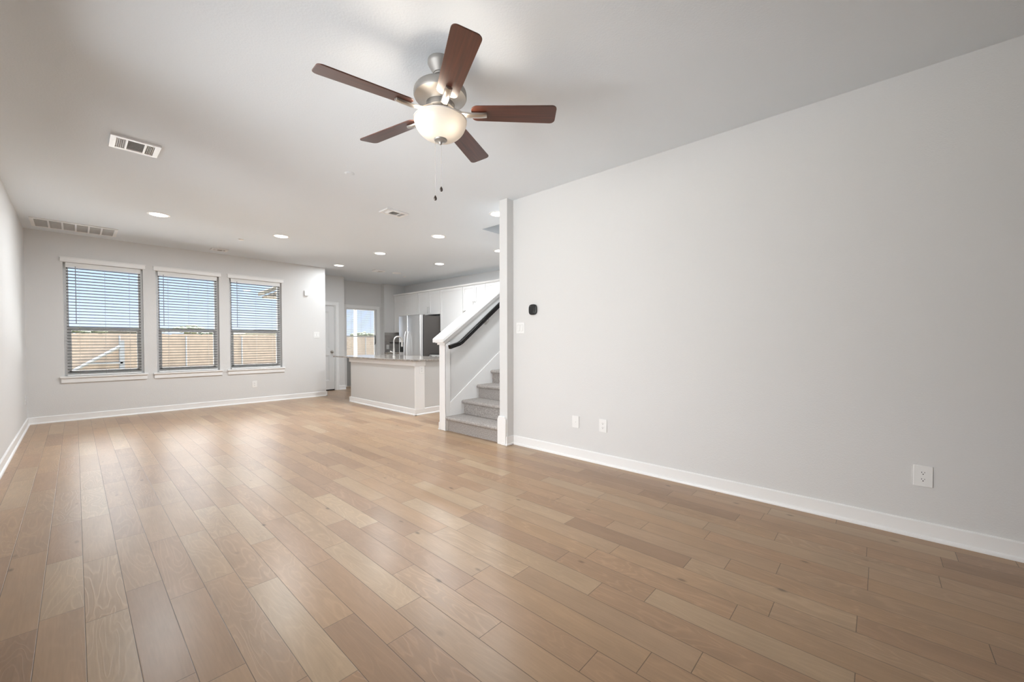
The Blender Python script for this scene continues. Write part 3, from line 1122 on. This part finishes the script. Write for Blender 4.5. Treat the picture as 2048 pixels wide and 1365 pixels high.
def supply_vent(name, label, x0, x1, y0, y1, split, deep=(1, 0)):
    """ceiling register: frame, louvre blades in three banks"""
    t = thing(name, label, 'air vent', ((x0 + x1) / 2, (y0 + y1) / 2, H))
    fr = MB()
    z0, z1 = H - .016, H - .0005
    ix0, ix1, iy0, iy1 = x0 + .035, x1 - .035, y0 + .035, y1 - .035
    fr.box(x0, ix0, y0, y1, z0, z1).box(ix1, x1, y0, y1, z0, z1)
    fr.box(ix0, ix1, y0, iy0, z0, z1).box(ix0, ix1, iy1, y1, z0, z1)
    a = ix0 + (ix1 - ix0) * split[0]
    b = ix0 + (ix1 - ix0) * split[1]
    fr.box(a - .006, a + .006, iy0, iy1, z0, z1).box(b - .006, b + .006, iy0, iy1, z0, z1)
    obj('frame', fr, M_TRIM, t, bevel=.0015)
    obj('cavity_shade', MB().box(ix0, ix1, iy0, iy1, H - .0012, H - .0004), M_VENTSHADE, t)  # thin sheet whose grey stands in for shade inside the duct
    lv = MB()
    th_ = .0006
    # side banks: vanes along y, throwing sideways; middle bank: vanes along x
    for (p, q, sg) in ((ix0, a - .006, -1), (b + .006, ix1, 1)):
        n = 5
        for i in range(n):
            xx = p + (q - p) * (i + .5) / n
            lv.prism([(xx - .0045 * sg - th_, z0 + .001), (xx - .0045 * sg + th_, z0 + .001), (xx + .0045 * sg + th_, H - .002), (xx + .0045 * sg - th_, H - .002)], 'y', iy0, iy1)
    n = max(5, int((iy1 - iy0) / .016))
    for i in range(n):
        yy = iy0 + (iy1 - iy0) * (i + .5) / n
        lv.prism([(yy - .008 - th_, z0 + .003), (yy - .008 + th_, z0 + .003), (yy + .008 + th_, H - .003), (yy + .008 - th_, H - .003)], 'x', a + .006, b - .006)
    obj('louvres', lv, M_TRIM, t)
    return t


supply_vent('ceiling_vent', 'white square ceiling vent with three louvre banks, left of the fan', .200, .493, 4.285, 4.557, (.27, .75))
supply_vent('ceiling_vent', 'white ceiling vent below the fan chains, between the fan and the island lights', 2.505, 2.805, 4.285, 4.475, (.24, .76))
supply_vent('ceiling_vent', 'small white ceiling vent at the window wall, between the middle and right windows', 1.565, 1.800, 8.225, 8.40, (.3, .8))
supply_vent('ceiling_vent', 'small ceiling vent deep in the kitchen, in front of the glazed back door', 4.46, 4.70, 8.12, 8.30, (.3, .8))

rg = thing('return_grille', 'long white return air grille with six cells, in the ceiling corner above the left window', 'air grille', (.03, 8.16, H))
fr = MB()
gx0, gx1, gy0, gy1 = -.375, .430, 7.885, 8.425
z0, z1 = H - .014, H - .0005
fr.box(gx0, gx1, gy0, gy0 + .035, z0, z1).box(gx0, gx1, gy1 - .035, gy1, z0, z1)
fr.box(gx0, gx0 + .035, gy0 + .035, gy1 - .035, z0, z1).box(gx1 - .035, gx1, gy0 + .035, gy1 - .035, z0, z1)
for i in range(1, 6):
    xx = gx0 + .035 + (gx1 - gx0 - .07) * i / 6
    fr.box(xx - .009, xx + .009, gy0 + .035, gy1 - .035, z0, z1)
obj('frame', fr, M_TRIM, rg, bevel=.001)
lv = MB()
n = 30
for i in range(n):
    yy = gy0 + .035 + (gy1 - gy0 - .07) * (i + .5) / n
    lv.prism([(yy - .0065, z0 + .0015), (yy - .0055, z0 + .0015), (yy + .0065, H - .0025), (yy + .0055, H - .0025)], 'x', gx0 + .035, gx1 - .035)
obj('louvres', lv, M_TRIM, rg)
obj('cavity_shade', MB().box(gx0 + .03, gx1 - .03, gy0 + .03, gy1 - .03, H - .0014, H - .0006), M_GRILLESHADE, rg)  # flat sheet, duct shade put into its tone

def disc(name, label, cat, x, y, r, h, mat, ring=False):
    t = thing(name, label, cat, (x, y, H))
    obj('cover', MB().lathe([(0, 0), (r, 0), (r, -h * .6), (r * .92, -h), (0, -h)], (0, 0, 0), 32), mat, t, world=False, smooth=True)
    obj('centre_cap', MB().lathe([(0, -h), (r * .72, -h), (r * .68, -h * 1.5), (0, -h * 1.6)], (0, 0, 0), 28), mat, t, world=False, smooth=True)
    return t


disc('sprinkler_cover', 'white round sprinkler cover plate on the ceiling left of the pull chains', 'sprinkler cover', 1.762, 3.68, .043, .004, M_CEIL)
disc('sprinkler_cover', 'white round sprinkler cover on the ceiling between the two downlights before the windows', 'sprinkler cover', 1.747, 7.255, .040, .010, M_TRIM)
disc('smoke_detector', 'flat white smoke detector on the kitchen ceiling beside the far vent', 'smoke detector', 5.00, 8.15, .10, .014, M_TRIM)
disc('sprinkler_cover', 'small sprinkler cover on the kitchen ceiling nearest the cabinet corner', 'sprinkler cover', 5.40, 8.47, .040, .010, M_TRIM)

# ================================================================== WALL PLATES
def plate_thing(name, label, cat, loc, rotz, w, h, kind, group=None):
    """built in the yz plane, facing +x"""
    t = thing(name, label, cat, loc, rotz, group)
    obj('cover_plate', MB().box(.0004, .006, -w / 2, w / 2, -h / 2, h / 2), M_PLATE, t, world=False, bevel=.0025)
    if kind == 'outlet':
        for s in (-1, 1):
            rc = MB()
            zc_ = s * .0195
            poly = []
            for i in range(24):
                a = 2 * PI * i / 24
                yy, z_ = .0172 * math.cos(a), .0172 * math.sin(a)
                z_ = max(-.0135, min(.0135, z_))
                poly.append((yy, zc_ + z_))
            rc.prism(poly, 'x', .0055, .0078)
            ro = obj('receptacle', rc, M_PLATE, t, world=False)
            sl_ = MB()
            sl_.box(.0074, .0081, -.0075, -.0050, zc_ - .001, zc_ + .0065)
            sl_.box(.0074, .0081, .0050, .0072, zc_ + .000, zc_ + .0060)
            sl_.cyl((.0074, 0, zc_ - .0075), (.0081, 0, zc_ - .0075), .0029, 12)
            obj('contact_slots', sl_, M_DARKSLOT, ro, world=False)
    elif kind == 'switch2':
        for s in (-1, 1):
            r = MB()
            r.add([(.0055, s * .0235 - .0155, -.033), (.0055, s * .0235 + .0155, -.033), (.0055, s * .0235 + .0155, .033), (.0055, s * .0235 - .0155, .033),
                   (.0095, s * .0235 - .0155, -.033), (.0095, s * .0235 + .0155, -.033), (.0068, s * .0235 + .0155, .033), (.0068, s * .0235 - .0155, .033)],
                  [(0, 3, 2, 1), (4, 5, 6, 7), (0, 1, 5, 4), (1, 2, 6, 5), (2, 3, 7, 6), (3, 0, 4, 7)])
            obj('rocker', r, M_PLATE, t, world=False, bevel=.001)
            fr_ = MB()
            cy = s * .0235
            for (a, b, c_, d_) in ((cy - .018, cy - .0158, -.0355, .0355), (cy + .0158, cy + .018, -.0355, .0355), (cy - .0158, cy + .0158, -.0355, -.0333), (cy - .0158, cy + .0158, .0333, .0355)):
                fr_.box(.0055, .0064, a, b, c_, d_)
            obj('rocker_frame', fr_, M_CORD, t, world=False)
    elif kind == 'blank':
        r = MB().cyl((.0058, 0, 0), (.0095, 0, 0), .006, 16)
        r.cyl((.0095, 0, 0), (.014, 0, 0), .003, 12)
        obj('cable_jack', r, M_PLATE, t, world=False)
    return t


OUT = plate_thing('wall_outlet', 'white duplex outlet low on the right wall, nearest the camera at far right', 'outlet', (XR, -.2035, .365), PI, .081, .122, 'outlet', 'duplex outlets')
dup(OUT, (XR, 1.895, .365), PI, 'white duplex outlet on the right wall, the right one of the pair near the stairs')
dup(OUT, (2.294, D, .354), -PI / 2, 'white duplex outlet low on the window wall, below the right window')
dup(OUT, (XL, 8.40, .38), 0, 'white duplex outlet low on the left wall, beside the back corner')
dup(OUT, (3.695, 5.322, .715), -PI / 2, 'white outlet high on the end of the kitchen island, under the counter')
dup(OUT, (5.79, YK - .012, 1.02), -PI / 2, 'white outlet on the grey backsplash behind the faucet')
plate_thing('media_plate', 'white cable wall plate on the right wall, left of the pair near the stairs', 'wall plate', (XR, 2.200, .360), PI, .080, .118, 'blank')
SW = plate_thing('light_switch', 'white double light switch on the right wall, under the black thermostat', 'light switch', (XR, 2.925, 1.308), PI, .117, .122, 'switch2', 'double rocker switches')
dup(SW, (3.440, D, 1.305), -PI / 2, 'white double light switch at the right end of the window wall')
sn = thing('wall_sensor', 'small white sensor with lit dot high on the window wall, right of the windows', 'sensor', (3.239, D, 2.165), -PI / 2)
obj('case', MB().box(.0004, .030, -.036, .036, -.055, .055), M_PLATE, sn, world=False, bevel=.006)
obj('indicator', MB().lathe([(0, .0), (.012, 0), (.012, .003), (0, .004)], (0, 0, 0), 16).xform(Matrix.Translation((.0295, 0, .0)) @ Matrix.Rotation(PI / 2, 4, 'Y')), M_LED, sn, world=False)
th = thing('thermostat', 'black rounded thermostat on the right wall near the column', 'thermostat', (XR, 2.738, 1.500), PI)
def superell(a, b, p, n=40):
    r = []
    for i in range(n):
        t = 2 * PI * i / n
        c_, s_ = math.cos(t), math.sin(t)
        r.append((a * math.copysign(abs(c_) ** (2 / p), c_), b * math.copysign(abs(s_) ** (2 / p), s_)))
    return r


obj('body', MB().prism(superell(.052, .0565, 3.2), 'x', .0004, .024), M_BLACK, th, world=False, bevel=.004, smooth=True)
obj('display', MB().prism(superell(.040, .045, 3.2), 'x', .0235, .0252), simple('thermostat_glass', (.016, .016, .016, 1), .12), th, world=False)

# ================================================================== KITCHEN
def pull_handle(parent, p0, p1, out, r=.0055):
    """bar pull between p0 and p1, standing off along out"""
    p0, p1, out = Vector(p0), Vector(p1), Vector(out)
    m = MB()
    d_ = (p1 - p0).normalized() * .012
    m.cyl(p0 + out - d_, p1 + out + d_, r, 10)
    m.cyl(p0, p0 + out, r * .8, 8)
    m.cyl(p1, p1 + out, r * .8, 8)
    return obj('handle', m, M_NICKEL, parent, smooth=True)


def shaker_x(x, y0, y1, z0, z1, rail=.055, th=.02):
    """shaker door facing -x, front plane at x"""
    m = MB()
    m.box(x, x + th, y0, y0 + rail, z0, z1).box(x, x + th, y1 - rail, y1, z0, z1)
    m.box(x, x + th, y0 + rail, y1 - rail, z0, z0 + rail).box(x, x + th, y0 + rail, y1 - rail, z1 - rail, z1)
    m.box(x + .009, x + th, y0 + rail, y1 - rail, z0 + rail, z1 - rail)
    return m


XU = 6.0
ZT = 2.425
def upper(label, y0, y1, z0, splits, handles, group='white wall cabinets'):
    t = thing('wall_cabinet', label, 'cabinet', (XU, (y0 + y1) / 2, z0), 0, group)
    obj('carcass', MB().box(XU + .021, XK - .0005, y0 + .0005, y1 - .0005, z0, ZT), M_CAB, t)
    ys_ = [y0] + splits + [y1]
    for i, (a, b) in enumerate(zip(ys_, ys_[1:])):
        d_ = obj('cabinet_door', shaker_x(XU, a + .0025, b - .0025, z0 + .003, ZT - .012), M_CAB, t, bevel=.001)
        hs = handles[i]
        if hs is not None:
            hy = a + .03 if hs == 'r' else b - .03
            pull_handle(d_, (XU, hy, z0 + .055), (XU, hy, z0 + .185), (-.028, 0, 0))
    return t


upper('tall two-door white wall cabinet at the kitchen corner, left of the refrigerator', 8.79, 9.925, 1.415, [9.40], [None, None])
upper('short two-door white cabinet above the refrigerator with a central pair of handles', 7.86, 8.785, 1.835, [8.317], ['l', 'r'])
upper('wide single-door white wall cabinet right of the refrigerator', 7.02, 7.855, 1.40, [], ['r'])
upper('two-door white wall cabinet with paired handles, half hidden above the stair cap', 6.27, 7.015, 1.86, [6.62], ['l', 'r'])
upper('rightmost white wall cabinet, seen as a corner above the stair cap by the column', 5.40, 6.265, 1.40, [5.83], [None, None])
cr = MB().prism([(XU - .022, ZT + .040), (XU - .022, ZT + .030), (XU - .012, ZT + .012), (XU - .006, ZT + .0005), (XK - .0005, ZT + .0005), (XK - .0005, ZT + .040)], 'y', 5.38, YK - .001)
tag(obj('crown_molding', cr, M_CAB), 'long white crown strip along the top of the wall cabinets', 'moulding')

def base_cab(label, y0, y1, group='white base cabinets'):
    t = thing('base_cabinet', label, 'cabinet', (5.72, (y0 + y1) / 2, 0), 0, group)
    obj('carcass', MB().box(5.741, XK - .0005, y0 + .0005, y1 - .0005, .1, .844).box(5.80, XK - .0005, y0 + .0005, y1 - .0005, 0, .1), M_CAB, t)
    mid = (y0 + y1) / 2
    dr = obj('drawer_front', shaker_x(5.72, y0 + .003, y1 - .003, .69, .838, .04), M_CAB, t)
    pull_handle(dr, (5.72, mid - .065, .764), (5.72, mid + .065, .764), (-.028, 0, 0))
    for a, b, h_ in ((y0, mid, 'l'), (mid, y1, 'r')):
        d_ = obj('cabinet_door', shaker_x(5.72, a + .003, b - .003, .105, .683), M_CAB, t)
        hy = b - .03 if h_ == 'l' else a + .03
        pull_handle(d_, (5.72, hy, .50), (5.72, hy, .63), (-.028, 0, 0))
    return t


base_cab('white base cabinet at the kitchen corner behind the faucet, left of the refrigerator', 8.80, 9.925)
tag(obj('corner_countertop', MB().box(5.69, XK - .0005, 8.80, 9.925, .845, .88), M_GRANITE, bevel=.003), 'short granite worktop in the kitchen corner behind the faucet, left of the refrigerator', 'countertop')
tag(obj('backsplash', MB().box(5.703, XK - .0005, YK - .012, YK - .0005, .8805, 1.414), M_TILE), 'grey tiled backsplash on the kitchen end wall behind the faucet', 'backsplash')
tag(obj('wall_ledge', MB().box(5.84, 6.22, YK - .075, YK - .0125, 1.128, 1.146), simple('dark_ledge', (.05, .035, .03, 1), .4), bevel=.003), 'thin dark ledge on the grey backsplash, behind the faucet arch', 'ledge')

# refrigerator
fg = thing('refrigerator', 'stainless side-by-side refrigerator with dark side and black dispenser, in the kitchen', 'refrigerator', (5.88, 8.33, 0))
fy0, fy1, fs_ = 7.872, 8.778, 8.395
obj('body', MB().box(5.535, XK - .02, fy0 + .004, fy1 - .004, .02, 1.785), M_FRIDGE, fg, bevel=.006)
obj('hinge_cover', MB().box(5.45, 5.60, fy0 + .03, fy0 + .12, 1.785, 1.80), M_FRIDGE, fg)
right = obj('door', MB().box(5.43, 5.518, fy0, fs_ - .004, .06, 1.80), M_STEEL, fg, bevel=.016, seg=4, smooth=True)
left = obj('door', MB().box(5.43, 5.518, fs_ + .004, fy1, .06, 1.80), M_STEEL, fg, bevel=.016, seg=4, smooth=True)
obj('door_gasket', MB().box(5.518, 5.535, fy0 + .012, fy1 - .012, .07, 1.79), M_BLACK, fg)
for yy, par in ((fs_ - .055, right), (fs_ + .055, left)):
    h_ = MB()
    pts, rad = [], []
    for i in range(17):
        t = i / 16
        z = 1.40 - t * .95
        pts.append((5.43 - .014 - .050 * math.sin(PI * t) ** .55, yy, z))
        rad.append(.0135)
    h_.tube(pts, .0135, 12, rad)
    h_.cyl((5.43, yy, 1.40), (5.412, yy, 1.40), .013, 12).cyl((5.43, yy, .45), (5.412, yy, .45), .013, 12)
    obj('handle', h_, M_STEEL, par, smooth=True)
dp = obj('dispenser', MB().box(5.424, 5.4315, 8.545, 8.745, .865, 1.165), M_STEEL, left, bevel=.002)
obj('dispenser_recess', MB().box(5.4215, 5.4245, 8.560, 8.730, .905, 1.150), M_BLACK, left)

# range beside the refrigerator
rgg = thing('range', 'stainless kitchen range with black top, standing right of the refrigerator behind the island', 'range', (5.98, 7.44, 0))
obj('body', MB().box(5.66, XK - .001, 7.045, 7.80, .02, .86), M_STEEL, rgg, bevel=.003)
obj('cooktop', MB().box(5.64, XK - .001, 7.042, 7.803, .86, .875), M_BLACK, rgg, bevel=.003)
od = obj('oven_door', MB().box(5.625, 5.66, 7.055, 7.79, .20, .74), M_STEEL, rgg, bevel=.004)
obj('oven_window', MB().box(5.622, 5.626, 7.16, 7.685, .33, .62), M_BLACK, od)
pull_handle(od, (5.625, 7.10, .70), (5.625, 7.745, .70), (-.05, 0, 0), .011)
cpn = obj('control_panel', MB().prism([(5.66, .745), (5.622, .755), (5.640, .858), (5.66, .858)], 'y', 7.045, 7.80), M_STEEL, rgg)
for i in range(4):
    yy = 7.14 + i * .19
    obj('knob', MB().cyl((5.632, yy, .805), (5.600, yy, .800), .019, 16), M_BLACK, cpn, smooth=True)

# island
isl = thing('kitchen_island', 'pale kitchen island with panelled back and baseboard, facing the living room', 'kitchen island', (4.05, 6.42, 0))
ix, iy0, iy1 = 3.595, 5.335, 7.52
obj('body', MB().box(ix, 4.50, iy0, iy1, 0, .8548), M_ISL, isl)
pp = MB()
pp.prism([(ix - .012, iy0 - .012), (ix + .16, iy0 - .012), (ix + .16, iy0), (ix, iy0), (ix, iy0 + .012), (ix - .012, iy0 + .012)], 'z', .0, .775)
obj('corner_post', pp, M_CAB, isl, bevel=.0015)
tb = MB().prism([(ix - .024, iy0 - .024), (ix + .17, iy0 - .024), (ix + .17, iy0), (ix, iy0), (ix, iy1), (ix + .1, iy1), (ix + .1, iy1 + .02), (ix - .024, iy1 + .02)], 'z', .775, .8548)
obj('top_rail', tb, M_CAB, isl, bevel=.002)
ib = MB()
pr_ = bb_prof()
ib.prism([(ix - a * 1.0, z) for a, z in pr_], 'y', iy0 - .026, iy1 + .02)
ib.prism([(iy0 - a, z) for a, z in pr_], 'x', ix - .026, 4.50)
ib.prism([(iy1 + a, z) for a, z in pr_], 'x', ix - .026, 3.72)
obj('baseboard', ib, M_CAB, isl)
ct = MB().prism([(3.49, 5.235), (4.56, 5.235), (4.56, 7.60), (4.40, 8.10), (3.56, 8.13), (3.49, 8.06)], 'z', .8552, .880)
tag(obj('island_countertop', ct, M_GRANITE, bevel=.003), 'speckled grey granite counter on the kitchen island, overhanging at its far end', 'countertop')

fa = thing('faucet', 'tall nickel gooseneck faucet standing on the island counter', 'faucet', (3.90, 6.47, .88))
fx_, fy_ = 3.90, 6.47
obj('base', MB().lathe([(0, 0), (.028, 0), (.028, .006), (.022, .012), (.019, .03), (.0175, .12), (.0150, .16), (0, .16)], (fx_, fy_, .88), 24), M_NICKEL, fa, smooth=True)
pts = [(fx_, fy_, 1.02), (fx_, fy_, 1.17)]
rr = .085
for i in range(1, 13):
    t = PI - (PI * 1.06) * i / 12
    pts.append((fx_ + rr + rr * math.cos(t), fy_ - .0 * i, 1.17 + rr * math.sin(t)))
obj('spout', MB().tube(pts, .0125, 14), M_NICKEL, fa, smooth=True)
e_ = pts[-1]
obj('spray_head', MB().cyl((e_[0], e_[1], e_[2] + .005), (e_[0] - .004, e_[1], e_[2] - .085), .0150, 16, .019), M_NICKEL, fa, smooth=True)
obj('lever', MB().tube([(fx_, fy_, .965), (fx_ - .012, fy_ + .035, .968), (fx_ - .03, fy_ + .075, .985)], .009, 10), M_NICKEL, fa, smooth=True)

# ================================================================== OUTSIDE
GZ0 = -.28
M_GRASS = simple('dry_lawn', (0.20, 0.18, 0.125, 1), 0.95, bump=.5, bscale=20, var=.25, vscale=2.0)
M_FENCE = simple('cedar_fence', (0.54, 0.435, 0.35, 1), 0.8, var=.22, vscale=4)
M_POSTM = simple('galvanised_post', (.40, .42, .45, 1), .5)
M_ROOF = simple('shingle_roof', (.13, .12, .095, 1), .9, var=.3, vscale=6)
M_SOFFIT = simple('patio_soffit', (.20, .175, .14, 1), .8)
M_SIDING = simple('house_siding', (.72, .70, .66, 1), .7)
M_LEAF = simple('foliage', (.13, .155, .11, 1), .8, var=.4, vscale=8)
M_BARK = simple('bark', (.12, .09, .07, 1), .9)
obj('ground', MB().box(-60, 90, D + .17, 140, GZ0 - .1, GZ0), M_GRASS, kind='structure')
M_CONC = simple('patio_concrete', (.74, .72, .69, 1), .85, var=.08, vscale=2)
tag(obj('patio_slab', MB().box(-6, 9.2, YG + .15, 15.2, GZ0 + .0005, -.10).box(-6, 3.4, D + .18, YG + .15, GZ0 + .0005, -.10), M_CONC), 'pale concrete patio slab outside the back windows and the glazed door', 'patio')

FY0 = 28.0
fn = thing('fence', 'long wooden board fence across the yard, seen through the window blinds', 'fence', (8, FY0, GZ0))
bd = MB()
x = -12.0
while x < 34:
    t = random.uniform(-.03, .03)
    bd.box(x, x + .1435, FY0, FY0 + .02, GZ0 + .02, 1.60 + t)
    x += .145
obj('boards', bd, M_FENCE, fn)
rl = MB()
for z in (.12, .75, 1.35):
    rl.box(-12, 34, FY0 + .02, FY0 + .06, z - .045, z + .045)
obj('rails', rl, M_FENCE, fn)
x = -11.5
while x < 34:
    obj('post', MB().cyl((x, FY0 - .07, GZ0), (x, FY0 - .07, 1.5), .035, 10), M_POSTM, fn)
    x += 2.6
br = thing('gate_brace', 'grey diagonal gate brace standing before the fence behind the left window', 'gate frame', (1.2, FY0 - .2, GZ0))
yb_ = FY0 - .30
obj('upright', MB().box(1.50, 1.66, yb_ - .03, yb_ + .03, GZ0, 1.25), M_POSTM, br)
obj('diagonal', MB().tube([(-.10, yb_, -.2), (1.5, yb_, .95)], .075, 8), M_POSTM, br)
obj('crossbar', MB().box(.4, 1.6, yb_ - .03, yb_ + .03, .10, .2), M_POSTM, br)

# patio roof on a post, beyond the glazed door
pr = thing('patio_roof', 'gabled brown patio roof tip seen through the top of the right window', 'roof', (5.9, 12, GZ0))
gl_, gr_, gzb, gap = 3.96, 8.6, 2.60, .52
gy0_, gy1_ = 14.0, 14.6
xm = (gl_ + gr_) / 2
zr = gzb + gap * (xm - gl_)
rp = MB()
rp.prism([(gl_, gzb + .02), (xm, zr + .02), (gr_, gzb + .02), (gr_, gzb + .14), (xm, zr + .16), (gl_, gzb + .14)], 'y', gy0_, gy1_)
obj('roof_slopes', rp, M_ROOF, pr)
obj('gable', MB().prism([(gl_ + .1, gzb + .02), (gr_ - .1, gzb + .02), (xm, zr - .02)], 'y', gy0_ + .1, gy0_ + .16), M_SOFFIT, pr)
obj('soffit', MB().box(gl_ + .1, gr_ - .1, gy0_ + .05, gy1_ - .05, gzb - .04, gzb + .02), M_SOFFIT, pr)
for px_ in (7.03, 8.3):
    obj('post', MB().box(px_ - .045, px_ + .045, 14.27, 14.36, -.10, gzb - .04), M_SIDING, pr, bevel=.004)


def house(label, x0, x1, y, zt, zr_, wall_m):
    h_ = thing('house', label, 'house', ((x0 + x1) / 2, y, GZ0), 0, 'houses beyond the fence')
    obj('walls', MB().box(x0, x1, y, y + 9, GZ0, zt), wall_m, h_)
    obj('roof', MB().prism([(x0 - .5, zt), (x1 + .5, zt), ((x0 + x1) / 2 + 2, zr_), ((x0 + x1) / 2 - 2, zr_)], 'y', y - .5, y + 9.5), M_ROOF, h_)
    for wx in (x0 + (x1 - x0) * .25, x0 + (x1 - x0) * .7):
        obj('window', MB().box(wx - .5, wx + .5, y - .05, y - .001, zt - 2.0, zt - .8), simple('far_window', (.08, .09, .1, 1), .2) if 'far_window' not in bpy.data.materials else bpy.data.materials['far_window'], h_)
    return h_


house('white house beyond the fence, seen through the lower part of the right window', 19.5, 25.5, 78, 2.6, 3.3, simple('white_siding', (.86, .85, .83, 1), .6))
house('far pale house with dark roof beyond the fence behind the left window', 2.5, 9.0, 88, 2.4, 3.4, M_SIDING)
for (tx, ty, th_, tr_, lab) in ((10.6, 70, 3.7, 1.6, 'small dark tree beyond the fence, near the right edge of the middle window'),
                                (0.5, 82, 3.5, 2.6, 'low bushy tree beyond the fence behind the left window'),
                                (14.8, 84, 3.4, 2.6, 'low wide tree beyond the fence left of the white house'),
                                (9.9, 104, 4.3, 3.4, 'broad tree clump far beyond the fence, left of the dark tree'),
                                (23.5, 104, 4.2, 3.2, 'hazy tree beyond the fence behind the left part of the right window'),
                                (36.0, 70, 3.2, 2.2, 'tree beyond the fence seen through the glazed back door')):
    t = thing('tree', lab, 'tree', (tx, ty, GZ0), 0, 'trees beyond the fence')
    obj('trunk', MB().cyl((tx, ty, GZ0), (tx, ty, th_ - 1.0), .14, 8), M_BARK, t)
    cm_ = MB()
    for i in range(60):
        a, q = random.uniform(0, 2 * PI), random.random() ** .5
        rz = random.uniform(-.5, .5)
        cm_.ball((tx + tr_ * q * math.cos(a), ty + tr_ * .6 * q * math.sin(a), th_ - .75 + rz * (1.1 - q)), random.uniform(.22, .42), 7, 5, .8)
    obj('crown', cm_, M_LEAF, t)
